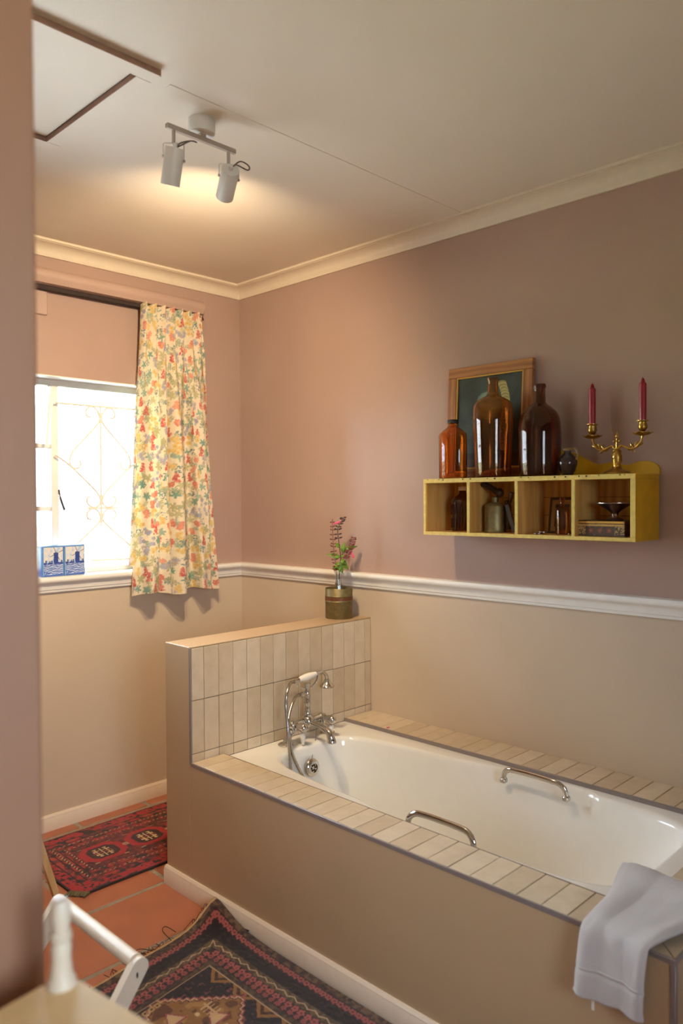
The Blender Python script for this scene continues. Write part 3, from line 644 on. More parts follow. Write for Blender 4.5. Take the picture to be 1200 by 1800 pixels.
# ---- tins on the sill
def tin_canvas():
    c = Canvas(0.10, 0.138, 0.0011, (214, 220, 230))
    X, Y = c.x, c.y
    rngl = np.random.default_rng(3); nz = rngl.random((14, 12)); 
    gx = X/0.10*10; gy = Y/0.138*12; ix = gx.astype(int).clip(0, 10); iy = gy.astype(int).clip(0, 12)
    fx, fy = gx-ix, gy-iy
    f = (nz[iy, ix]*(1-fx)*(1-fy)+nz[iy, ix+1]*fx*(1-fy)+nz[iy+1, ix]*(1-fx)*fy+nz[iy+1, ix+1]*fx*fy)
    sky = Y < 0.085
    c.fill(sky & (f > 0.62), (230, 222, 212)); c.fill(sky & (f < 0.3), (176, 200, 226))
    water = Y >= 0.078
    c.fill(water, (122, 150, 208)); c.fill(water & (np.sin(Y*700+6*f+X*60) > 0.35), (206, 212, 224)); c.fill(water & (np.sin(Y*520+9*f-X*50) < -0.7), (74, 100, 176))
    c.fill((Y > 0.074) & (Y < 0.083) & (f > 0.3), (52, 76, 156))
    for x, h in ((0.012, 0.012), (0.03, 0.008), (0.04, 0.010), (0.088, 0.011)): c.rect(x, 0.076-h, x+0.006, 0.08, (58, 78, 140))
    c.fill((np.abs(X-0.063) < 0.011+0.10*np.maximum(0, Y-0.035)*0.12) & (Y > 0.034) & (Y < 0.076), (52, 74, 148))
    c.ell(0.063, 0.036, 0.012, 0.007, 0, (46, 66, 140))
    for a in (0.62, 0.62+PI/2, 0.62+PI, 0.62+1.5*PI):
        for k in range(34): c.ell(0.066+0.001*k*math.cos(a+0.5), 0.034+0.001*k*math.sin(a+0.5), 0.0014, 0.0014, 0, (84, 96, 140))
    for q in range(26): c.ell(0.045-0.0006*q, 0.076+0.0001*q, 0.003, 0.002, 0, (60, 84, 160))
    c.rect(0, 0, 0.2, 0.005, (104, 150, 206)); c.rect(0, 0.131, 0.2, 0.2, (70, 110, 190)); c.rect(0, 0, 0.004, 0.2, (120, 170, 214)); c.rect(0.096, 0, 0.2, 0.2, (110, 150, 206))
    return c
tc = tin_canvas(); tmat = vcol('printed_tin', 0.3, 0.0, spec=0.5); MT['tin_blue'] = plain('blue_tin_side', (110, 156, 216), 0.3, var=0.05); MT['tin_dark'] = plain('violet_blue_tin', (66, 62, 140), 0.35, var=0.08)
uu, vv = np.meshgrid(np.linspace(0, 1, 92), np.linspace(0, 1, 124))
for nm, x, lab, dk in (('printed_tin', -1.0445, 'blue and white windmill tin on the sill, nearer the wall edge at left', 0), ('printed_tin', -0.9445, 'blue and white windmill tin on the sill, nearer the curtain', 0), ('storage_tin', -1.168, 'tall violet blue tin on the sill, half hidden by the wall edge', 1)):
    hh = 0.137 if not dk else 0.172
    t = thing(nm, lab, 'tin', (x, 0.030, WIN[2]+0.001), 0, None if dk else 'windmill tins on the sill')
    put('tin_body', G().box((-0.049, -0.028, 0), (0.049, 0.028, hh-0.012), 0.004, seg=2), 'tin_dark' if dk else 'tin_blue', t)
    put('lid', G().box((-0.0498, -0.0288, hh-0.0115), (0.0498, 0.0288, hh), 0.004, seg=2), 'tin_dark' if dk else 'tin_blue', t)
    if not dk: put('picture_print', grid_mesh('print', (uu-0.5)*0.094, 0*uu-0.0292, hh-0.003-vv*(hh-0.006), tc.sample(uu*0.1, vv*0.138)), tmat, t)

# ---- rugs
def noise2(shape, cell, seed):
    r = np.random.default_rng(seed); h, w = shape; ny, nx = int(h/cell)+3, int(w/cell)+3; n = r.random((ny, nx))
    y, x = np.mgrid[0:h, 0:w]/cell; iy, ix = y.astype(int), x.astype(int); fy, fx = y-iy, x-ix
    return n[iy, ix]*(1-fx)*(1-fy)+n[iy, ix+1]*fx*(1-fy)+n[iy+1, ix]*(1-fx)*fy+n[iy+1, ix+1]*fx*fy
# red rug: local u along x from its left end, v from far edge to near edge
RW, RH = 1.05, 0.525
c = Canvas(RW, RH, 0.0026, (122, 26, 24)); X, Y = c.x, c.y; sh2 = X.shape
RED, DRK, BRN, ORG, IVO = (164, 26, 30), (44, 24, 22), (84, 30, 22), (162, 56, 34), (206, 176, 130)
edge = np.minimum(np.minimum(X, RW-X), np.minimum(Y, RH-Y))
n1, n2, n3 = noise2(sh2, 6, 1), noise2(sh2, 9, 2), noise2(sh2, 4, 3)
c.fill(edge < 0.15, (110, 34, 26)); c.fill((edge < 0.15) & (n1 > 0.60), RED); c.fill((edge < 0.15) & (n1 < 0.36), DRK); c.fill((edge < 0.15) & (n2 > 0.68), ORG)
c.fill((edge < 0.045) & (n2 > 0.35), RED); c.fill((edge < 0.045) & (n3 > 0.72), DRK); c.fill(edge < 0.006, (36, 22, 20))
for d in (0.055, 0.085, 0.118): c.fill(np.abs(edge-d) < 0.0028, DRK)
for d in (0.10, 0.140): c.fill((np.abs(edge-d) < 0.004), BRN); c.fill((np.abs(edge-d) < 0.004) & (np.sin((X+Y)*300) > 0.55), (190, 150, 110))
fld = edge > 0.15; c.fill(fld, (96, 28, 22)); c.fill(fld & (n1 > 0.6), (120, 42, 28)); c.fill(fld & (n3 < 0.3), (58, 26, 20))
xs = [0.245+0.206*k for k in range(4)]
for k, x in enumerate(xs):
    dx, dy = np.abs(X-x), np.abs(Y-0.262)
    for mk, cl in (((dx < 0.094) & (dy < 0.078) & (dx+dy < 0.130), RED), ((dx < 0.062) & (dy < 0.055) & (dx+dy < 0.092), (60, 26, 22))): c.fill(mk, cl)
    for sx in (-1, 1):
        for sy in (-1, 1):
            px_, py_ = x+sx*0.022, 0.262+sy*0.020
            c.rect(px_-0.014, py_-0.0028, px_+0.014, py_+0.0028, IVO); c.rect(px_-0.003, py_-0.016, px_+0.003, py_+0.016, IVO)
            c.rect(px_+sx*0.010-0.003, py_-0.010*(sy > 0), px_+sx*0.010+0.003, py_+0.010*(sy < 0)+0.002, IVO); c.ell(px_, py_+sy*0.014, 0.009, 0.0035, 0, IVO)
    c.rect(x-0.0022, 0.262-0.04, x+0.0022, 0.262+0.04, IVO); c.rect(x-0.042, 0.262-0.0022, x+0.042, 0.262+0.0022, (164, 60, 40))
    if k: c.flower(x-0.103, 0.262, 0.014, 6, (176, 140, 110), RED)
    for sy in (-1, 1): c.rect(x-0.075, 0.262+sy*0.078-0.004, x-0.055, 0.262+sy*0.078+0.003, (190, 160, 124)); c.rect(x+0.055, 0.262+sy*0.078-0.004, x+0.075, 0.262+sy*0.078+0.003, (190, 160, 124))
rugmat = vcol('wool_pile', 0.95, 0.6, 900, 0.002, sheen=0.3, spec=0.1)
nx_, ny_ = 380, 190
uu, vv = np.meshgrid(np.linspace(0, RW, nx_), np.linspace(0, RH, ny_))
def rug_z(shape, seed): return 0.008+0.0015*noise2(shape, 40, seed)+0.0008*noise2(shape, 3, seed+1)
zz = rug_z(uu.shape, 11)
cut = np.maximum(0, 0.045-uu-0.0)*0+0; uu2 = np.maximum(uu, np.clip((vv-(RH-0.055))*0.75, 0, 1))       # clipped near-left corner
r1 = thing('red_rug', 'small red patterned rug with ivory medallions on tiles by window wall', 'rug', (-1.272, -0.118, 0.0))
put('pile', grid_mesh('pile', uu2, -vv, zz, c.sample(uu, vv)), rugmat, r1, ang=180)
MT['rug_back'] = plain('rug_backing', (58, 40, 32), 0.95); MT['fringe'] = plain('olive_fringe', (104, 94, 66), 0.95, var=0.2); MT['jute'] = plain('jute_edge', (176, 140, 98), 0.95, var=0.15, vs=200)
g = G().prism([(0.042, 0), (RW, 0), (RW, RH), (0.042, RH), (0.0, RH-0.055), (0, 0)][::-1], (0, 0, 0.0005), (1, 0, 0), (0, -1, 0), (0, 0, 0.0075)); put('backing', g, 'rug_back', r1)
g = G()
for k in range(9):
    a = k/8; x, y = 0.0+0.042*a, -(RH-0.055+0.055*a); g.tube(bez([(x+0.004, y, 0.006), (x-0.008, y-0.006, 0.009), (x-0.018-0.006*random.random(), y-0.012, 0.004)], 4), 0.0045, 6)
put('fringe', g, 'fringe', r1, label='olive fringe knots')

# big dark rug: u from its right edge leftwards, v from far edge towards camera; the far right corner rides up the baseboard
BW, BH = 0.82, 1.35
c = Canvas(BW, BH, 0.0024, (40, 22, 20)); X, Y = c.x, c.y
e = np.minimum(np.minimum(X, BW-X), Y)/0.85
DB, PK, TN, GD, NV, IV2 = (38, 22, 20), (150, 76, 70), (120, 88, 60), (138, 94, 42), (34, 22, 22), (190, 158, 124)
n1, n2 = noise2(X.shape, 4, 21), noise2(X.shape, 12, 22)
c.fill(e < 0.03, (74, 50, 38)); c.fill((e < 0.03) & (n1 > 0.6), (104, 78, 54)); c.fill((e < 0.03) & (n1 < .3), (44, 30, 26))
def floret_row(d, sp, r, col):
    for t in np.arange(0.0, 2.0, sp):
        if t > d*0.85: c.flower(t, d*0.85, r*0.9, 5, col, (86, 40, 36), 0.3); c.flower(d*0.85, t, r*0.9, 5, col, (86, 40, 36), 0.3); c.flower(BW-d*0.85, t, r*0.9, 5, col, (86, 40, 36), 0.3)
c.fill((e >= 0.03) & (e < 0.066), (48, 28, 26)); floret_row(0.048, 0.0235, 0.0135, PK)
c.fill((e >= 0.066) & (e < 0.118), (34, 20, 17)); c.fill((e >= 0.066) & (e < 0.118) & (n1 > 0.75), (56, 38, 28))
c.fill((e >= 0.118) & (e < 0.150), (74, 56, 38)); c.fill((e >= 0.118) & (e < 0.150) & (n1 > 0.55), (98, 80, 52))
t_ = np.where(X < Y, Y, X); zig = 0.134+0.006*(np.abs(((t_/0.022) % 2)-1)*2-1)
c.fill((np.abs(e-zig) < 0.003), (176, 146, 116))
c.fill((e >= 0.150) & (e < 0.205), (44, 26, 26)); floret_row(0.166, 0.027, 0.014, (158, 80, 74)); floret_row(0.190, 0.027, 0.012, (140, 68, 64))
c.fill((e >= 0.205) & (e < 0.225), (86, 66, 44)); c.fill((e >= 0.205) & (e < 0.225) & (n1 > 0.5), (60, 42, 32)); c.fill(np.abs(e-0.227) < 0.002, (170, 140, 106))
fld = e >= 0.229; c.fill(fld, NV); c.fill(fld & (n1 > 0.82), (110, 60, 56))
# triangles along the field edge
for k in range(8):
    y0 = 0.26+0.11*k
    for q, cl in ((0.046, GD), (0.030, (64, 34, 28)), (0.016, GD)):
        c.fill((X-0.195 > 0) & (X-0.195 < q-np.abs(Y-y0)*0.9), cl); c.fill((BW-X-0.195 > 0) & (BW-X-0.195 < q-np.abs(Y-y0)*0.9), cl)
# diamond medallion with stepped zigzag outline
for cy, first in ((0.385, True), (0.80, False), (1.215, False)):
    dx, dy = np.abs(X-0.41), np.abs(Y-cy); D = (dx+dy)*1.26
    zg = 0.008*(np.abs(((dx-dy)/0.016 % 2)-1)*2-1)
    c.fill(fld & (D+zg < 0.262), PK); c.fill(fld & (D+zg < 0.252), IV2); c.fill(fld & (D+zg < 0.244), (96, 44, 40)); c.fill(fld & (D+zg < 0.236), GD)
    m_ = (D < 0.225); c.fill(m_ & (n2 > 0.58), (98, 60, 32)); c.fill(m_ & (n2 < 0.32), (160, 118, 62))
    for ax_, ay_ in ((0, -0.12), (0, 0.12), (0.12, 0), (-0.12, 0)):
        x0, y0 = 0.41+ax_*0.75, cy+ay_*0.75
        for q, cl in ((0.036, (150, 70, 66)), (0.028, IV2), (0.018, (196, 160, 110))): c.fill((Y-y0 > -q) & (Y-y0 < q*0.7) & (np.abs(X-x0) < (Y-y0+q)*0.6), cl)
    c.rect(0.41-0.06, cy-0.010, 0.41+0.06, cy+0.012, (52, 28, 22)); c.rect(0.41-0.010, cy-0.06, 0.41+0.010, cy+0.06, (52, 28, 22))
    for k in range(-3, 4):
        c.ell(0.41+0.05*k*0.6, cy+0.05*((k % 2)*2-1), 0.008, 0.008, 0, (206, 176, 130))
    for sx in (-1, 1):
        for q in range(4): c.rect(0.41+sx*0.10-0.022, cy-0.06+q*0.014, 0.41+sx*0.10+0.022, cy-0.055+q*0.014, (190, 156, 112))
        c.rect(0.41+sx*0.10-0.003, cy-0.07, 0.41+sx*0.10+0.003, cy+0.0, (190, 156, 112))
for k in range(26):   # small motifs scattered on the navy ground
    x, y = random.uniform(.22, .60), random.uniform(.22, 1.3)
    if min(abs(x-0.41)+abs(y-q) for q in (0.385, 0.80, 1.215)) > 0.225: c.flower(x, y, 0.013, 4, random.choice([PK, (150, 120, 84), (110, 74, 60)]), (196, 160, 120), 0.4)
for y in (0.205,):
    for k in range(5): c.rect(0.40+0.022*k, y, 0.416+0.022*k, y+0.016, (176, 140, 90)); c.rect(0.404+0.022*k, y+0.004, 0.412+0.022*k, y+0.012, NV)
nx_, ny_ = 330, 440
uu, vv = np.meshgrid(np.linspace(0, BW, nx_), np.linspace(0, BH, ny_))
rx0, ry0 = -0.990, -1.115
PX = -uu; PY = -vv-uu*0.13-0.02*np.sin(vv*3)*0
lift = 0.060*np.exp(-(vv/0.115)**1.6)*np.exp(-(uu/0.085)**2)
PX = PX-0.004+0.002*np.sin(vv*9)+0.010*np.exp(-(vv/0.1)**2)*np.exp(-(uu/0.05)**2)*0
PZ = rug_z(uu.shape, 31)+lift+0.004*np.exp(-((vv-0.02)/0.03)**2)*np.abs(np.sin(uu*14))
PX = np.minimum(PX, -0.0045)
r2 = thing('dark_rug', 'large dark brown oriental rug with pink florets and gold diamond along bath', 'rug', (rx0, ry0, 0.0))
pile = put('pile', grid_mesh('pile', PX, PY, PZ, c.sample(uu, vv)), rugmat, r2, ang=180)
md = pile.modifiers.new('thickness', 'SOLIDIFY'); md.thickness = 0.007; md.offset = -1 if pile.data.polygons[0].normal.z > 0 else 1
pe = [(float(PX[0, i]), float(PY[0, i])+0.004, max(0.005, float(PZ[0, i])-0.003)) for i in range(0, nx_, 6)]
put('selvedge', G().tube(pe, [0.0055+0.0015*math.sin(i*1.7) for i in range(len(pe))], 7), 'jute', r2, label='frayed jute selvedge')
g = G()
for k in range(34):
    i = random.choice(range(10, nx_-40)); x, y, z = float(PX[0, i]), float(PY[0, i])+0.006, float(PZ[0, i])
    g.tube(bez([(x, y, z), (x+random.uniform(-.012, .012), y+random.uniform(.006, .016), z+random.uniform(0, .010)), (x+random.uniform(-.03, .03), y+random.uniform(.004, .022), 0.003)], 4), 0.0009, 4)
g.tube(bez([(-0.20, -0.02, 0.008), (-0.21, 0.02, 0.03), (-0.19, 0.032, 0.032), (-0.165, 0.01, 0.012)], 6), 0.0013, 5); g.tube(bez([(-0.27, -0.03, 0.008), (-0.31, 0.0, 0.02), (-0.345, -0.005, 0.008), (-0.35, -0.03, 0.003)], 6), 0.0012, 5)
put('loose_threads', g, 'rug_back', r2)['kind'] = 'stuff'

# ---- towel over the front ledge
nu, nv = 90, 170
s_ = np.linspace(0, 1, nv); path = bez([(-1.000, 0, 0.352), (-1.002, 0, 0.42), (-0.998, 0, 0.485), (-0.985, 0, 0.508), (-0.95, 0, 0.514), (-0.88, 0, 0.515), (-0.82, 0, 0.520), (-0.76, 0, 0.532), (-0.71, 0, 0.528), (-0.675, 0, 0.50), (-0.66, 0, 0.45), (-0.655, 0, 0.39)], 12)
pa = np.array([tuple(q) for q in path]); dl = np.r_[0, np.cumsum(np.linalg.norm(np.diff(pa, axis=0), axis=1))]; dl /= dl[-1]
px_, pz_ = np.interp(s_, dl, pa[:, 0]), np.interp(s_, dl, pa[:, 2])
u, q = np.meshgrid(np.linspace(0, 1, nu), s_); BX = np.repeat(px_[:, None], nu, 1); BZ = np.repeat(pz_[:, None], nu, 1)
yl = np.interp(s_, [0, .3, .5, .72, 1], [-2.462, -2.478, -2.468, -2.440, -2.435]); yr = np.interp(s_, [0, .26, .45, .72, 1], [-2.612, -2.622, -2.668, -2.76, -2.80])
BY = yl[:, None]+(yr-yl)[:, None]*u
rz = np.exp(-((u-0.0)/0.05)**2)+np.exp(-((u-1.0)/0.05)**2)                 # rounded folded edges
fold = 0.006*np.sin(2*PI*1.0*u+1.0+1.5*q)+0.0025*np.sin(2*PI*2.6*u-3*q)+0.004*(noise2(u.shape, 14, 5)-0.5)
band = -0.003*np.exp(-((q-0.10)/0.008)**2)
front = 1-sstep(0.26, 0.36, q)
BX2 = BX-front*(fold+0.006+band-0.007*rz); BZ2 = BZ+(1-front)*(np.maximum(fold, -0.004)+0.004-0.010*rz)
tw = thing('towel', 'white terry towel draped over the near corner of the bath', 'towel', (-0.90, -2.55, ZL))
tme = grid_mesh('cloth', BX2+0.90, BY+2.55, BZ2-ZL); cl = put('cloth', tme, 'towel', tw, ang=180)
md = cl.modifiers.new('thickness', 'SOLIDIFY'); md.thickness = 0.010; md.offset = 0
k0 = int(0.115*nv)
put('woven_band', G().tube([(BX2[k0, i]+0.90-0.0045, BY[k0, i]+2.55, BZ2[k0, i]-ZL) for i in range(2, nu-2)], 0.0022, 6), 'towel', tw)
put('fold_layer', G().tube([(BX2[0, i]+0.905, BY[0, i]+2.55, BZ2[0, i]-ZL+0.004) for i in range(1, nu-1)], 0.010, 8, flat=0.9), 'towel', tw)
put('care_tag', G().box((-0.098, 0.048, -0.172), (-0.096, 0.054, -0.15), 0.0004), 'white_paint', tw)

# ---- ceiling spot lamp
lx, ly = -1.2235, -1.385
lamp = thing('ceiling_lamp', 'white ceiling bar lamp with two adjustable spot cans', 'lamp', (lx, ly, H))
put('ceiling_rose', G().lathe([(0, 0.0), (0.040, 0), (0.040, -0.036), (0.038, -0.040), (0, -0.040)], 36), 'lamp_white', lamp)
put('bar', G().box((-0.122, -0.008, -0.062), (0.122, 0.006, -0.048), 0.0015).box((-0.01, -0.008, -0.05), (0.01, 0.006, -0.039)), 'lamp_grey', lamp)
def can(dx, pivot, d, cablepts, watts, cone):
    g = G().tube([(dx, 0, -0.060), (dx, 0, -0.098)], 0.0055, 10)
    st = put('stem', g, 'lamp_grey', lamp)
    d = Vector(d).normalized(); cn = Vector((dx, 0, -0.098))+Vector(pivot)
    rtv = Vector((0.70, -0.713, 0)); rtv = (rtv-rtv.dot(d)*d).normalized()
    m = Matrix((rtv, d.cross(rtv)*-1, d)).transposed().to_4x4()
    if m.determinant() < 0: m = Matrix((rtv, d.cross(rtv), d)).transposed().to_4x4()
    m.translation = cn
    cb = put('can', G().lathe([(0, -0.030), (0.026, -0.030), (0.0275, -0.028), (0.0275, 0.072), (0.0255, 0.072), (0.0255, 0.050), (0, 0.046)], 30, m), 'lamp_white', lamp)
    a, b = cn+rtv*0.030, cn-rtv*0.030; t0 = Vector((dx, 0, -0.098))
    top = Vector((0, 0, t0.z))
    br = [b, Vector((b.x, b.y, t0.z-0.003)), Vector((b.x*0.85+t0.x*0.15, b.y*0.85+t0.y*0.15, t0.z)), t0, Vector((a.x*0.85+t0.x*0.15, a.y*0.85+t0.y*0.15, t0.z)), Vector((a.x, a.y, t0.z-0.003)), a]
    put('yoke', G().tube(br, 0.002, 6, flat=1.0), 'lamp_white', lamp)
    for q in (a, b): put('screw', G().ball(q, 0.0045, 8), 'lamp_grey', lamp)
    back = cn-d*0.030
    put('cable', G().tube(bez([t0+Vector((0, 0, 0.004)), t0+Vector((0.004, -0.004, -0.012))]+[back+Vector(q) for q in cablepts]+[back+d*0.006], 8), 0.0021, 6), 'cable', lamp)
    put('cable_gland', G().tube([back-d*0.012, back+d*0.002], 0.006, 10), 'lamp_white', lamp)
    bl = put('bulb', G().ball(cn+d*0.052, 0.012, 12), bulb, lamp)
    L_ = bpy.data.lights.new('spot_bulb', 'SPOT'); L_.energy = watts; L_.color = WARM; L_.spot_size = math.radians(cone); L_.spot_blend = 1.0; L_.shadow_soft_size = 0.02
    lo = bpy.data.objects.new('spot_bulb', L_); COL.objects.link(lo); lo.parent = lamp; lo.location = cn+d*0.074
    lo.rotation_euler = (-d).to_track_quat('Z', 'Y').to_euler()
bt = NT('warm_bulb'); bt.b.inputs['Emission Color'].default_value = (*WARM, 1); bt.b.inputs['Emission Strength'].default_value = 15; bulb = bt.m
fh = Vector((0.7135, 0.7007, 0)); rh = Vector((0.7007, -0.7135, 0)); zv = Vector((0, 0, 1))
can(-0.098, tuple(Vector((0, 0, -0.044))), fh*0.33-zv*0.92-rh*0.22, [tuple(rh*0.045-fh*0.006+zv*0.015), tuple(rh*0.062-fh*0.004+zv*0.012), tuple(rh*0.045+zv*0.018), tuple(rh*0.015+zv*0.012)], SPOT_A, 130)
can(0.098, tuple(Vector((0, 0, -0.040))+fh*0.004), fh*0.80-zv*0.46-rh*0.30, [tuple(rh*0.03-fh*0.01+zv*0.02), tuple(rh*0.056-fh*0.01+zv*0.006), tuple(rh*0.052+zv*-0.006-fh*0.01), tuple(rh*0.016-fh*0.01+zv*0.01)], SPOT_B, 142)

# ---- brass pot, glass vase, flowers on the low wall
pcx, pcy = -0.1065, -0.838
pot = thing('brass_pot', 'dull brass cylindrical pot with copper band on the low wall', 'pot', (pcx, pcy, ZW+0.0005))
R = 0.0615
put('pot_body', G().lathe([(0, 0), (R-0.002, 0), (R, 0.003), (R, 0.074), (R+0.002, 0.077), (R, 0.080), (R, 0.098), (R+0.002, 0.101), (R, 0.104), (R, 0.132), (R-0.002, 0.135), (R-0.004, 0.132), (R-0.004, 0.006), (0, 0.005)], 48), 'brass_dull', pot)
put('band', G().lathe([(R-0.001, 0.0815), (R+0.0012, 0.0825), (R+0.0012, 0.0955), (R-0.001, 0.0965)], 48), 'copper', pot, label='engraved copper band')
vs = thing('bud_vase', 'clear cut glass bud vase standing in the brass pot', 'vase', (pcx-0.006, pcy-0.004, ZW+0.0062))
put('glass', G().lathe([(0, 0.0), (0.022, 0.0), (0.022, 0.100), (0.020, 0.128), (0.015, 0.152), (0.011, 0.168), (0.014, 0.190), (0.021, 0.212), (0.0195, 0.212), (0.0115, 0.190), (0.0095, 0.168), (0.013, 0.150), (0.018, 0.12), (0.018, 0.008), (0, 0.008)], 10), 'clear', vs, ang=15)
fl_ = thing('flower_sprig', 'sprig of pink salvia with green leaves in the bud vase', 'flowers', (pcx-0.006, pcy-0.004, ZW+0.0152))
CR = Vector((0.7007, -0.7135, 0)); CF = Vector((0.7135, 0.7007, 0))   # camera-facing horizontal axis is only used to lay the spray out sideways
def fp(a, z, d=0.0): return CR*a+CF*d+Vector((0, 0, z))
zt = 0.195
def stem(pts, r=0.0016): return put('stem', G().tube(bez(pts, 6), r, 6), 'stem', fl_)
def bud(parent, p, dirv, ln, mat='bud', r=0.0035):
    d = Vector(dirv).normalized(); p = Vector(p)
    return G().tube([p, p+d*ln*0.4, p+d*ln*0.8, p+d*ln], [r*0.4, r, r*0.8, r*0.2], 6)
def budset(axis_pts, n, mat, w=0.016, r=0.0034):
    P = bez(axis_pts, 12); g = G()
    for k in range(n):
        q = P[int((k+0.5)/n*(len(P)-1))]
        for s1 in (-1, 1):
            d = CR*s1*random.uniform(0.7, 1)+CF*random.uniform(-.6, .6)+Vector((0, 0, random.uniform(0, .5)))
            d.normalize(); p0 = q+d*0.002; ln = w*random.uniform(.8, 1.2)*(1-0.35*k/n)
            g.tube([p0, p0+d*ln*0.35, p0+d*ln*0.75, p0+d*ln], [r*0.25, r, r*0.8, r*0.2], 6)
    put('bud', g, mat, fl_)['kind'] = 'stuff'
A = [fp(-0.004, 0.02), fp(-0.008, zt), fp(-0.018, zt+0.07), fp(-0.024, zt+0.15), fp(-0.026, zt+0.235)]; stem(A, 0.0014); budset(A[1:], 13, 'bud', 0.017, 0.0036)
Bp = [fp(0.002, 0.02), fp(0.004, zt), fp(0.010, zt+0.055), fp(0.002, zt+0.14), fp(-0.002, zt+0.19), fp(0.014, zt+0.222), fp(0.028, zt+0.245)]; stem(Bp, 0.002); budset(Bp[3:], 8, 'bud_dark', 0.019, 0.0038)
Cp = [fp(0.010, zt+0.055), fp(0.022, zt+0.082), fp(0.036, zt+0.100)]; stem(Cp, 0.0014)
Dp = [fp(0.010, zt+0.02, -0.004), fp(0.034, zt+0.055, -0.01), fp(0.055, zt+0.10, -0.012), fp(0.070, zt+0.155, -0.012)]; stem(Dp, 0.0012); budset(Dp[1:], 12, 'bud', 0.018, 0.004)
def leaf(p, tip, w, droop=0.006):
    p, tip = Vector(p), Vector(tip); ax_ = tip-p; ln = ax_.length; ax_.normalize(); side = ax_.cross(-CF*0.85+Vector((0, 0, .5))).normalized(); nrm = side.cross(ax_)
    V = []; F = []; n = 9
    for i in range(n):
        t = i/(n-1); ww_ = w*math.sin(PI*min(1, t**0.75))*(1-0.25*t)
        for s1 in (-1, 0, 1): V.append(p+ax_*ln*t+side*ww_*s1+nrm*(0.18*ww_*abs(s1)-droop*4*t*t*0.5))
    for i in range(n-1):
        for k in range(2): a = i*3+k; F.append((a, a+1, a+4, a+3))
    o = put('leaf', G().add(V, F), 'leaf', fl_, ang=180); m_ = o.modifiers.new('thickness', 'SOLIDIFY'); m_.thickness = 0.0006
leaf(fp(0.008, zt+0.062), fp(-0.052, zt+0.082), 0.013); leaf(fp(0.008, zt+0.110), fp(-0.016, zt+0.128, -0.01), 0.012); leaf(fp(0.018, zt+0.085), fp(0.026, zt+0.13, -0.008), 0.012)
leaf(fp(0.030, zt+0.098), fp(0.088, zt+0.118), 0.013); leaf(fp(0.006, zt+0.040), fp(0.052, zt+0.016, -0.006), 0.014, 0.012); leaf(fp(0.004, zt+0.040), fp(-0.018, zt+0.006, -0.01), 0.013, 0.01); leaf(fp(0.006, zt+0.035), fp(0.004, zt+0.0, -0.014), 0.014, 0.004)
leaf(fp(0.018, zt+0.112), fp(0.030, zt+0.085, -0.01), 0.011); leaf(fp(0.004, zt+0.03), fp(-0.026, zt+0.022, -0.012), 0.012, 0.01); leaf(fp(0.010, zt+0.048), fp(0.036, zt+0.042, -0.012), 0.014, 0.012); leaf(fp(0.006, zt+0.02), fp(0.020, zt-0.004, -0.016), 0.012, 0.006); leaf(fp(0.010, zt+0.066), fp(0.026, zt+0.075, -0.008), 0.008)
for a, b in ((fp(-0.026, zt+0.212), fp(0.010, zt+0.222, -0.004)), (fp(0.058, zt+0.09, -0.012), fp(0.070, zt+0.058, -0.018))):
    put('petal', G().tube([a, a.lerp(b, .35), a.lerp(b, .7), b+Vector((0, 0, 0.004))], [0.002, 0.0034, 0.005, 0.0035], 8), 'pink', fl_)

# ================================================================== YELLOW SHELF AND WHAT STANDS ON IT
sy0, sy1, sz0, sz1, sd = -2.243, -1.396, 1.308, 1.525, 0.197
shf = thing('wall_shelf', 'yellow painted wooden wall shelf with four open compartments', 'shelf', (0, (sy0+sy1)/2, sz0))
def sp_(name, lo, hi, mat, bev=0.0015, par=shf, **k):
    o = np.array((0, (sy0+sy1)/2, sz0)); return put(name, G().box(tuple(np.array(lo)-o), tuple(np.array(hi)-o), bev), mat, par, **k)
tk = 0.016
sp_('top_board', (-sd+0.002, sy0, sz1-tk), (-0.012, sy1, sz1), 'yellow')
sp_('bottom_board', (-sd+0.002, sy0+tk, sz0), (-0.012, sy1-tk, sz0+0.013), 'pine')
for a, b in ((sy0, sy0+0.017), (sy1-0.014, sy1)): sp_('side_board', (-sd+0.002, a, sz0), (-0.012, b, sz1-tk), 'yellow')
sp_('liner', (-sd+0.0035, sy1-0.0152, sz0+0.012), (-0.013, sy1-0.0138, sz1-tk), 'pine', 0); sp_('liner', (-sd+0.0035, sy0+0.0168, sz0+0.012), (-0.013, sy0+0.0182, sz1-tk), 'pine', 0)
DIV = (-1.607, -1.812, -2.030)
for y in DIV: sp_('divider', (-sd+0.003, y-0.006, sz0+0.012), (-0.012, y+0.006, sz1-tk), 'pine')
sp_('back_panel', (-0.014, sy0+0.004, sz0+0.002), (-0.010, sy1-0.004, sz1-0.01), 'pine')
for z in (1.385, 1.450): sp_('back_groove', (-0.0146, sy0+0.02, z), (-0.0138, sy1-0.02, z+0.0015), 'dark', 0)
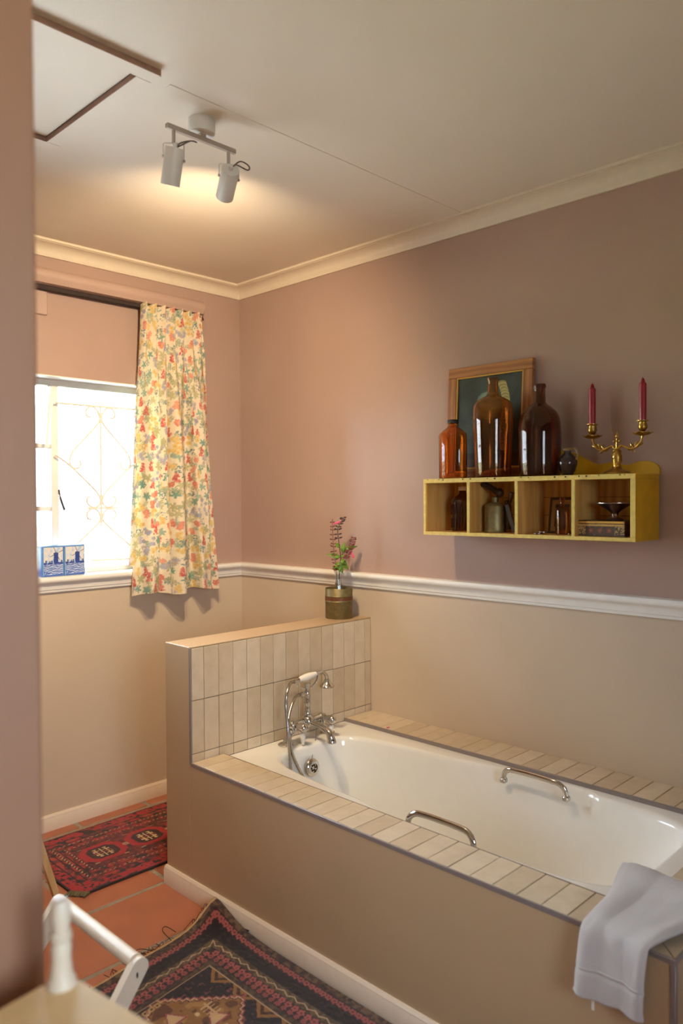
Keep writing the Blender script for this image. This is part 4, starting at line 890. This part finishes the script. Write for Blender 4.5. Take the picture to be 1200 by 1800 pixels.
# lighter worn front edges
sp_('front_edge', (-sd, sy0, sz1-0.016), (-sd+0.002, sy1, sz1), 'yellow_edge', 0.0006); sp_('front_edge', (-sd, sy0, sz0), (-sd+0.002, sy1, sz0+0.013), 'yellow_edge', 0.0006)
for a, b in ((sy0, sy0+0.017), (sy1-0.012, sy1)): sp_('front_edge', (-sd, a, sz0+0.013), (-sd+0.002, b, sz1-0.016), 'yellow_edge', 0.0006)
for y in DIV: sp_('front_edge', (-sd+0.0002, y-0.0062, sz0+0.013), (-sd+0.003, y+0.0062, sz1-0.016), 'yellow_edge', 0.0006)
g = G()
for y in (-1.415, -1.47, -1.49, -1.58, -1.615, -1.69, -1.72, -1.83, -1.86, -1.96, -2.0, -2.05, -2.075, -2.12, -2.19, -2.205): g.box((-sd-0.0006, y-random.uniform(.003, .007), sz1-0.004-random.uniform(0, .004)), (-sd+0.0005, y, sz1-0.0022), 0.0)
g.V = [(x, y-(sy0+sy1)/2, z-sz0) for x, y, z in g.V]; put('paint_chip', g, 'dark', shf)['kind'] = 'stuff'
top_pts = [(-2.243, 1.525), (-2.243, 1.545), (-2.236, 1.556), (-2.222, 1.566), (-2.198, 1.572), (-2.170, 1.570), (-2.145, 1.562), (-2.130, 1.560), (-2.105, 1.566), (-2.079, 1.571), (-2.055, 1.570), (-2.035, 1.565), (-2.012, 1.570), (-1.984, 1.585), (-1.955, 1.602), (-1.925, 1.614), (-1.885, 1.620), (-1.82, 1.622)]
ym = (sy0+sy1)/2; full = top_pts + [(2*ym-y, z) for y, z in reversed(top_pts)]
put('scalloped_back', G().prism([(y-ym, z-sz0) for y, z in full], (-0.012, 0, 0), (0, 1, 0), (0, 0, 1), (0.0115, 0, 0)), 'yellow', shf, label='scalloped yellow backboard')

# framed picture leaning on the wall (generic dark painting)
ph, pw = 0.448, 0.386
pic = thing('framed_picture', 'oak framed dark green painting leaning on the wall behind bottles', 'picture', (-0.050, -1.585, sz1+0.0005))
tilt = Matrix.Rotation(math.radians(3.4), 4, 'Y')
fwid = 0.040
def pb(lo, hi, bev=0.002): return G().box(lo, hi, bev, tilt)
for nm, lo, hi, mt in (('frame_rail', (0, -pw/2, 0), (0.018, pw/2, fwid), 'oak_h'), ('frame_rail', (0, -pw/2, ph-fwid), (0.018, pw/2, ph), 'oak_h'), ('frame_stile', (0, -pw/2, fwid), (0.018, -pw/2+fwid, ph-fwid), 'oak'), ('frame_stile', (0, pw/2-fwid, fwid), (0.018, pw/2, ph-fwid), 'oak')): put(nm, pb(lo, hi), mt, pic)
i0 = fwid-0.001; sl = 0.007
for lo, hi in (((0.003, -pw/2+i0, i0), (0.014, pw/2-i0, i0+sl)), ((0.003, -pw/2+i0, ph-i0-sl), (0.014, pw/2-i0, ph-i0)), ((0.0032, -pw/2+i0, i0), (0.014, -pw/2+i0+sl, ph-i0)), ((0.0032, pw/2-i0-sl, i0), (0.014, pw/2-i0, ph-i0))): put('gilt_slip', pb(lo, hi, 0.001), 'gilt', pic)
cw_, ch_ = pw-2*i0-2*sl, ph-2*i0-2*sl
pc = Canvas(cw_, ch_, 0.0022, (58, 66, 56)); X, Y = pc.x, pc.y; nn = noise2(X.shape, 16, 77)
pc.fill(nn > 0.6, (62, 72, 62)); pc.fill(nn < 0.35, (50, 58, 50)); pc.fill(Y > 0.30, (54, 46, 34))
# a plain still life: pale green round fruit and a hanging ochre cloth on a dark ground
for r_, cl in ((0.062, (112, 134, 116)), (0.056, (130, 152, 132)), (0.044, (146, 164, 142))): pc.ell(0.145, 0.115, r_, r_*0.92, 0, cl)
for k in range(60): pc.ell(0.205+0.012*math.sin(k*0.09)+0.0004*k, 0.035+0.0042*k, 0.020-0.0001*k, 0.012, 0.2, ((150, 134, 76), (176, 158, 94), (198, 180, 116))[k % 3])
pc.fill(Y > 0.325, (74, 56, 32))
uu, vv = np.meshgrid(np.linspace(0, 1, 130), np.linspace(0, 1, 160))
tx = 0.009+0*uu; ty = pw/2-i0-sl-uu*cw_; tz = ph-i0-sl-vv*ch_
Xc = tx*math.cos(math.radians(3.4))+tz*math.sin(math.radians(3.4)); Zc = -tx*math.sin(math.radians(3.4))+tz*math.cos(math.radians(3.4))
put('canvas', grid_mesh('canvas', Xc, ty, Zc, pc.sample(uu*cw_, vv*ch_)), vcol('oil_paint', 0.35, 0.15, 300, 0.001, spec=0.5), pic, ang=180)
put('backing', pb((0.0105, -pw/2+0.02, 0.02), (0.017, pw/2-0.02, ph-0.02), 0), 'dark', pic)

def bottle(name, label, y, x, prof, mat, thick=0.003, seg=36, cap=None, capmat=None, z=None, sq=(1, 1), group=None, extra=None):
    t = thing(name, label, 'bottle', (x, y, (sz1 if z is None else z)+0.0006), 0, group)
    inner = [(max(r-thick, 0.002), max(zz_, thick*1.6)) for r, zz_ in prof if r > 1e-6]
    pr = [(0, 0)]+[(r, zz_) for r, zz_ in prof]+[(inner[-1][0], prof[-1][1])]+[q for q in reversed(inner[:-1])]+[(0, thick*1.6)]
    m = Matrix.Diagonal((sq[0], sq[1], 1, 1))
    put('glass', G().lathe(pr, seg, m), mat, t, ang=50)
    if cap: put('cap', G().lathe(cap, 28), capmat, t)
    return t
b1 = bottle('amber_bottle', 'small square amber bottle with black cap and measuring scale', -1.482, -0.120, [(0.058, 0), (0.060, 0.004), (0.060, 0.168), (0.057, 0.176), (0.040, 0.190), (0.022, 0.202), (0.018, 0.208), (0.018, 0.224)], 'amber', sq=(0.72, 1.0), cap=[(0, 0.216), (0.0215, 0.216), (0.0215, 0.228), (0.020, 0.230), (0, 0.230)], capmat='black_cap', seg=40)
g = G()
for k in range(34): g.box((-0.0445, 0.0, 0.012+0.0045*k), (-0.0425, 0.004 if k % 5 else 0.008, 0.0132+0.0045*k)) if False else g.box((-0.0437, -0.012, 0.012+0.0045*k), (-0.0425, -0.006 if k % 5 else -0.002, 0.0132+0.0045*k))
put('scale_marks', g, 'amber', b1)['kind'] = 'stuff'
bottle('amber_bottle', 'tall amber brown bottle standing in front of the picture', -1.672, -0.128, [(0.064, 0), (0.066, 0.004), (0.0675, 0.06), (0.0735, 0.20), (0.0735, 0.256), (0.070, 0.272), (0.060, 0.285), (0.042, 0.296), (0.026, 0.304), (0.0205, 0.314), (0.019, 0.345), (0.019, 0.356), (0.0225, 0.362), (0.0225, 0.368), (0.020, 0.372)], 'amber_mid', 0.0035)
bottle('amber_bottle', 'tall very dark brown bottle between picture edge and small jug', -1.862, -0.121, [(0.069, 0), (0.071, 0.004), (0.0735, 0.05), (0.0755, 0.15), (0.0745, 0.185), (0.069, 0.210), (0.058, 0.230), (0.040, 0.247), (0.027, 0.256), (0.0215, 0.264), (0.020, 0.300), (0.020, 0.312), (0.0225, 0.316), (0.0225, 0.324), (0.020, 0.328)], 'amber_dark', 0.004)
# little jug
jg = thing('small_jug', 'small dark glazed jug with loop handle on the shelf', 'jug', (-0.125, -1.972, sz1+0.0005))
put('jug_body', G().lathe([(0, 0), (0.017, 0), (0.018, 0.003), (0.027, 0.018), (0.0335, 0.038), (0.034, 0.048), (0.029, 0.062), (0.019, 0.072), (0.0125, 0.078), (0.011, 0.086), (0.013, 0.093), (0.010, 0.093), (0.009, 0.084), (0, 0.08)], 26), 'jug', jg)
put('jug_handle', G().tube(bez([(0.002, -0.012, 0.090), (0.004, -0.024, 0.094), (0.005, -0.034, 0.084), (0.004, -0.035, 0.066), (0.002, -0.029, 0.056)], 6), 0.0042, 8), 'jug_lip', jg, label='tan loop handle')
put('jug_lip', G().lathe([(0.009, 0.086), (0.0125, 0.086), (0.0145, 0.093), (0.0125, 0.0955), (0.0095, 0.093)], 20, Matrix.Translation((0, 0.001, 0))), 'jug_lip', jg)

# candelabra
cy_ = -2.146; cxp = -0.118
cd_ = thing('candelabra', 'two-armed brass candelabra with leafy scrolled arms on the shelf', 'candelabra', (cxp, cy_, sz1+0.0005))
put('base', G().lathe([(0, 0), (0.046, 0), (0.047, 0.003), (0.043, 0.008), (0.034, 0.012), (0.022, 0.017), (0.015, 0.024), (0.013, 0.030), (0, 0.030)], 30, Matrix.Diagonal((0.8, 1, 1, 1))), 'brass', cd_)
g = G().lathe([(0.012, 0.026), (0.0125, 0.034), (0.015, 0.045), (0.0165, 0.056), (0.015, 0.068), (0.010, 0.078), (0.006, 0.084), (0, 0.086)], 20)
for ph_ in (0, PI): g.tube([(0.0155*math.cos(ph_+k*0.55)*(1-0.03*k), 0.0155*math.sin(ph_+k*0.55)*(1-0.03*k), 0.030+0.0046*k) for k in range(12)], 0.0042, 7)
put('stem', g, 'brass', cd_)
g = G().tube([(0, 0, 0.08), (0, 0, 0.118)], [0.0045, 0.003], 8).ball((0, 0, 0.126), 0.0065, 10, (0.7, 0.9, 1.2)).ball((0, 0.0095, 0.110), 0.0048, 8).ball((0, -0.0095, 0.110), 0.0048, 8).tube([(0, 0, 0.130), (0, 0, 0.142)], [0.004, 0.0008], 8).ball((0, 0, 0.110), 0.005, 8)
put('finial', g, 'brass', cd_)
AR = 0.0865
for s1 in (-1, 1):
    arm = bez([(0, s1*0.002, 0.082), (0.001, s1*0.016, 0.094), (0, s1*0.032, 0.088), (0, s1*0.050, 0.076+0.006), (0, s1*0.068, 0.090), (0, s1*0.080, 0.104), (0, s1*AR, 0.126)], 7)
    g = G().tube(arm, [0.0042+0.0012*math.sin(i*0.45) for i in range(len(arm))], 8)
    for (a, z, ln, an) in ((0.040, 0.084, 0.020, 0.7), (0.056, 0.086, 0.018, 2.2), (0.072, 0.094, 0.016, 0.3), (0.060, 0.084, 0.020, 1.3), (0.030, 0.088, 0.018, -0.7), (0.048, 0.080, 0.016, -0.6)):
        p0 = Vector((0, s1*a, z)); d = Vector((0.1, s1*math.cos(an), math.sin(an))); g.tube([p0, p0+d*ln*0.4+Vector((0.002, 0, 0)), p0+d*ln*0.8, p0+d*ln+Vector((0, 0, 0.002))], [0.003, 0.0052, 0.0042, 0.0015], 6, flat=0.6)
    ao = put('arm', g, 'brass', cd_)
    nP = 24; V = []; F = []
    dp = G().lathe([(0, 0.122), (0.006, 0.122), (0.014, 0.124), (0.026, 0.128), (0.030, 0.131), (0.029, 0.133), (0.014, 0.129), (0.008, 0.130), (0, 0.130)], nP, Matrix.Translation((0, s1*AR, 0)))
    dp.V = [(x*(1+0.09*math.cos(6*math.atan2(y-s1*AR, x))), s1*AR+(y-s1*AR)*(1+0.09*math.cos(6*math.atan2(y-s1*AR, x))), z+0.002*math.cos(6*math.atan2(y-s1*AR, x))*(1 if abs(y-s1*AR)+abs(x) > .02 else 0)) for x, y, z in dp.V]
    put('drip_pan', dp, 'brass', ao)
    put('candle_cup', G().lathe([(0, 0.130), (0.006, 0.130), (0.006, 0.136), (0.010, 0.140), (0.0145, 0.148), (0.0145, 0.156), (0.012, 0.164), (0.013, 0.167), (0.0195, 0.170), (0.0195, 0.172), (0.0115, 0.1715), (0.0115, 0.158), (0, 0.158)], 24, Matrix.Translation((0, s1*AR, 0))), 'brass', ao)
    cnl = thing('candle', 'red taper candle in the %s cup of the brass candelabra' % ('right' if s1 < 0 else 'left'), 'candle', (cxp, cy_+s1*AR, sz1+0.159), 0, 'red candles')
    wx = [(0, 0), (0.0108, 0), (0.0112, 0.012), (0.0116, 0.128), (0.0112, 0.132), (0.007, 0.136), (0.0055, 0.142), (0.004, 0.148), (0, 0.150)]
    gg = G().lathe(wx, 24); gg.V = [(x*(1+0.035*math.cos(8*math.atan2(y, x))), y*(1+0.035*math.cos(8*math.atan2(y, x))), z) for x, y, z in gg.V]
    put('wax', gg, 'candle', cnl); put('wick', G().tube([(0, 0, 0.147), (0.0008, 0.0006, 0.153)], 0.0011, 6), 'candle', cnl)

# inside the compartments
zi = sz0+0.013
b4 = bottle('medicine_bottle', 'ribbed dark brown bottle with white cap in the leftmost compartment', -1.503, -0.085, [(0.043, 0), (0.045, 0.003), (0.045, 0.110), (0.043, 0.120), (0.035, 0.132), (0.022, 0.140), (0.0155, 0.146), (0.0145, 0.160)], 'amber_dark', 0.003, 40, [(0, 0.158), (0.0175, 0.158), (0.0175, 0.172), (0.0165, 0.174), (0, 0.174)], 'white_cap', zi)
g = G()
for k in range(14):
    a = PI*0.5+PI*k/13; g.tube([(0.0452*math.cos(a), 0.0452*math.sin(a), 0.014), (0.0452*math.cos(a), 0.0452*math.sin(a), 0.050)], 0.0013, 5); g.tube([(0.0452*math.cos(a), 0.0452*math.sin(a), 0.064), (0.0452*math.cos(a), 0.0452*math.sin(a), 0.105)], 0.0013, 5)
put('glass_ribs', g, 'amber_dark', b4)['kind'] = 'stuff'
bl = thing('blowlamp', 'old brass blowlamp with dark burner in the second compartment', 'blowlamp', (-0.110, -1.668, zi+0.0005))
put('tank', G().lathe([(0, 0), (0.040, 0), (0.0415, 0.003), (0.040, 0.007), (0.039, 0.010), (0.039, 0.094), (0.0405, 0.098), (0.038, 0.102), (0.020, 0.110), (0.011, 0.113), (0.011, 0.118), (0.0135, 0.122), (0.0135, 0.130), (0.009, 0.134), (0, 0.134)], 34), 'brass_dull', bl)
g = G().tube([(-0.0, -0.010, 0.11), (0, -0.013, 0.135), (0.0, -0.012, 0.150)], 0.0045, 8).tube([(0, -0.022, 0.143), (-0.004, 0.010, 0.163), (-0.008, 0.036, 0.178), (-0.010, 0.046, 0.183)], [0.0115, 0.0115, 0.0115, 0.0135], 16)
g.ball((0, -0.020, 0.148), 0.015, 12).lathe([(0.0155, -0.004), (0.017, -0.003), (0.017, 0.003), (0.0155, 0.004)], 16, Matrix.Translation((0, -0.020, 0.148)) @ Matrix.Rotation(PI/2, 4, 'Y'))
put('burner', g, 'dark_metal', bl)
g = G().tube([(0.01, -0.050, 0.012), (0.01, -0.052, 0.09), (0.01, -0.050, 0.105)], 0.011, 10).tube([(0.01, -0.052, 0.10), (0.008, -0.062, 0.125), (0.006, -0.070, 0.148)], [0.006, 0.0075, 0.0085], 10).ball((0.0, -0.050, 0.112), 0.009, 10)
g.tube([(0.01, -0.050, 0.014), (0.0, -0.036, 0.013)], 0.0035, 6); put('pump', g, 'dark_metal', bl)
pp_ = G().box((-0.003, -0.009, 0), (0.003, 0.009, 0.105), 0.001, Matrix.Translation((-0.02, -0.096, 0.004)) @ Matrix.Rotation(math.radians(-18), 4, 'X') @ Matrix.Translation((0, 0, 0)))
put('carry_handle', pp_, 'dark_metal', bl)
for y, z, lab in ((-1.872, 0.0005, 'silver coin-like tin lid lying flat in the third compartment'), (-1.885, 0.0056, 'silver tin lid resting upon another lid in the third compartment')):
    t = put('tin_lid', G().lathe([(0, 0), (0.0155, 0), (0.0165, 0.001), (0.0165, 0.004), (0.015, 0.005), (0, 0.005)], 26), 'silver'); t.location = (-0.150 if z < 0.001 else -0.140, y, zi+z); tag(t, lab, 'lid')
fr = thing('miniature_picture', 'small dark framed picture leaning in the third compartment', 'picture', (-0.055, -1.905, zi+0.0005))
tl = Matrix.Rotation(math.radians(9), 4, 'Y'); MT['mat_board'] = plain('mat_board', (176, 138, 92), 0.8); MT['photo_dark'] = plain('dark_print', (70, 60, 44), 0.5, var=0.3); MT['frame_dark'] = plain('dark_brown_frame', (74, 44, 26), 0.4, var=0.2)
for lo, hi in (((0, -0.05, 0), (0.010, 0.05, 0.008)), ((0, -0.05, 0.122), (0.010, 0.05, 0.130)), ((0, -0.05, 0.008), (0.010, -0.042, 0.122)), ((0, 0.042, 0.008), (0.010, 0.05, 0.122))): put('frame_side', G().box(lo, hi, 0.001, tl), 'frame_dark', fr)
put('mount_card', G().box((0.003, -0.043, 0.007), (0.006, 0.043, 0.123), 0, tl), 'mat_board', fr); put('print', G().box((0.0024, -0.027, 0.024), (0.0035, 0.027, 0.106), 0, tl), 'photo_dark', fr)
bottle('medicine_bottle', 'little rectangular amber bottle in the third compartment', -1.952, -0.125, [(0.0245, 0), (0.026, 0.003), (0.026, 0.082), (0.024, 0.090), (0.014, 0.096), (0.009, 0.100), (0.0085, 0.120), (0.0105, 0.122), (0.0105, 0.128), (0.008, 0.129)], 'amber_mid', 0.0025, 28, z=zi, sq=(0.62, 1))
tb = thing('decorated_tin', 'old decorated tin box with gold scrollwork in the rightmost compartment', 'tin', (-0.125, -2.112, zi+0.0005))
MT['tin_old'] = plain('worn_brown_tin', (84, 64, 52), 0.35, metal=0.5, var=0.3, vs=60)
put('box', G().box((-0.045, -0.084, 0), (0.045, 0.084, 0.042), 0.002), 'tin_old', tb); put('lid', G().box((-0.0465, -0.0855, 0.040), (0.0465, 0.0855, 0.052), 0.002), 'tin_old', tb)
bc = Canvas(0.168, 0.042, 0.0010, (78, 62, 52)); X, Y = bc.x, bc.y; ex = np.minimum(X, 0.168-X); n4 = noise2(X.shape, 3, 9)
bc.fill(Y < 0.007, (196, 156, 84)); bc.fill((ex < 0.034) & (Y > 0.009) & (Y < 0.036) & (n4 > 0.5), (190, 156, 96)); bc.fill(n4 > 0.8, (120, 104, 84))
for x in (0.052, 0.084, 0.116): bc.flower(x, 0.022, 0.008, 6, (136, 70, 52), (160, 110, 70))
uu, vv = np.meshgrid(np.linspace(0, 1, 150), np.linspace(0, 1, 40))
put('scroll_print', grid_mesh('print', 0*uu-0.0454, 0.083-uu*0.166, 0.0400-vv*0.0395, bc.sample(uu*0.168, vv*0.042)), vcol('gold_print', 0.3, 0.1, 300, spec=0.6), tb)
MT['gold_line'] = MT['gilt']; put('gold_line', G().box((-0.0472, -0.0835, 0.0425), (-0.0464, 0.0835, 0.0495), 0), 'gilt', tb)
bw = thing('pedestal_bowl', 'tarnished silver pedestal bowl standing on the decorated tin', 'bowl', (-0.120, -2.140, zi+0.0530))
g = G().lathe([(0, 0), (0.027, 0), (0.028, 0.002), (0.024, 0.006), (0.014, 0.010), (0.011, 0.016), (0.012, 0.024), (0.016, 0.028), (0.024, 0.034), (0.050, 0.050), (0.062, 0.055), (0.061, 0.057), (0.048, 0.053), (0.022, 0.038), (0, 0.034)], 40)
put('bowl', g, 'silver', bw)
rimp = [(0.0615*math.cos(2*PI*k/48), 0.0615*math.sin(2*PI*k/48), 0.0565+0.0012*(k % 2)) for k in range(49)]
put('beaded_rim', G().tube(rimp, [0.0017+0.0008*(k % 2) for k in range(49)], 6), 'silver', bw)

# ================================================================== FOREGROUND, LOWER LEFT
rk = thing('folding_rack', 'white painted wooden folding rack with round top rails', 'rack', (-1.83, -1.60, 0))
def Rk(x, y, z): return (x+1.83, y+1.60, z)
def leg(x0, z0, x1, z1, y, r=0.021):
    a, b = Vector((x0, 0, z0)), Vector((x1, 0, z1)); d = b-a; ln = d.length; an = math.atan2(d.x, d.z)
    m = Matrix.Translation(Rk(x0, y, z0)) @ Matrix.Rotation(an, 4, 'Y'); g = G()
    pr = [(-r, 0.0), (r, 0.0), (r, ln)]+[(r*math.cos(t), ln+r*math.sin(t)) for t in [PI*k/8 for k in range(1, 8)]]+[(-r, ln)]
    bm_ = G().prism(pr, (0, -0.010, 0), (1, 0, 0), (0, 0, 1), (0, 0.020, 0)); return g.add(bm_.V, bm_.F, m)
for y in (-1.775, -1.395): put('leg', leg(-1.985, 0.024, -1.692, 0.418, y), 'rack_white', rk)
for y in (-1.752, -1.418): put('leg', leg(-1.675, 0.024, -1.968, 0.418, y), 'rack_white', rk)
for x in (-1.694, -1.966): put('top_rail', G().tube([Rk(x, -1.768, 0.425), Rk(x, -1.40, 0.425)], 0.0175, 18), 'rack_white', rk)
for x, y in ((-1.957, -1.6), (-1.703, -1.6)): put('low_rail', G().tube([Rk(x, -1.77 if x < -1.8 else -1.75, 0.05), Rk(x, -1.40, 0.05)], 0.011, 12), 'rack_white', rk)
put('bolt', G().tube([Rk(-1.83, -1.79, 0.222), Rk(-1.83, -1.74, 0.222)], 0.005, 10), 'dark_metal', rk); put('knot', G().lathe([(0, 0), (0.007, 0), (0.0065, 0.0008), (0, 0.001)], 12, Matrix.Translation(Rk(-1.700, -1.785, 0.405)) @ Matrix.Rotation(PI/2, 4, 'X') @ Matrix.Diagonal((0.35, 1, 1, 1))), 'dark_metal', rk)
# washstand in the near foreground
wsx, wsy, wsz = -2.43, -2.65, 0.92
wst = thing('washstand', 'cream painted washstand with a turned corner spindle, blurred in front', 'washstand', (wsx+0.029, wsy-0.0335, 0), math.radians(8))
def rrect(x0, x1, y0, y1, r, n=6):
    out = []
    for cx, cy, a0 in ((x1-r, y1-r, 0), (x0+r, y1-r, PI/2), (x0+r, y0+r, PI), (x1-r, y0+r, 1.5*PI)): out += [(cx+r*math.cos(a0+PI/2*k/n), cy+r*math.sin(a0+PI/2*k/n)) for k in range(n+1)]
    return out
put('top', G().prism(rrect(-2.75-wsx, -2.188-wsx, -2.84-wsy, -2.462-wsy, 0.03), (0, 0, wsz-0.025), (1, 0, 0), (0, 1, 0), (0, 0, 0.025)), 'cream_wood', wst)
put('cabinet', G().box((-2.73-wsx, -2.82-wsy, 0.12), (-2.21-wsx, -2.48-wsy, wsz-0.025), 0.004), 'cream_wood', wst)
for x in (-2.71, -2.23):
    for y in (-2.80, -2.50): put('leg', G().lathe([(0, 0), (0.012, 0), (0.018, 0.05), (0.014, 0.08), (0.02, 0.12), (0, 0.12)], 14, Matrix.Translation((x-wsx, y-wsy, 0))), 'cream_wood', wst)
put('spindle', G().lathe([(0, 0), (0.0165, 0), (0.016, 0.004), (0.0125, 0.012), (0.0105, 0.030), (0.0115, 0.042), (0.0095, 0.047), (0.0118, 0.050), (0.0118, 0.057), (0.0088, 0.060), (0.0098, 0.066), (0.0110, 0.076), (0.0098, 0.088), (0.0075, 0.093), (0, 0.094)], 22, Matrix.Translation((-2.2035-wsx, -2.4765-wsy, wsz))), 'rack_white', wst, label='white turned spindle')
# stool behind the wall edge: only one splayed leg shows
stl = thing('stool', 'pale wooden stool behind the wall edge, one splayed leg showing', 'stool', (-1.616, -0.70, 0), PI/4)
MT['pale_wood'] = wood('pale_wood', (188, 150, 96), (214, 180, 126), axis=(40, 40, 5))
for sx, sy in ((1, 1), (1, -1), (-1, 1), (-1, -1)):
    a, b = Vector((0.184*sx, 0.184*sy, 0.0)), Vector((0.095*sx, 0.095*sy, 0.43)); put('leg', G().tube([a, b], [0.014, 0.017], 4), 'pale_wood', stl, ang=20)
put('seat', G().lathe([(0, 0.425), (0.15, 0.425), (0.158, 0.432), (0.158, 0.446), (0.15, 0.455), (0, 0.455)], 32), 'pale_wood', stl)
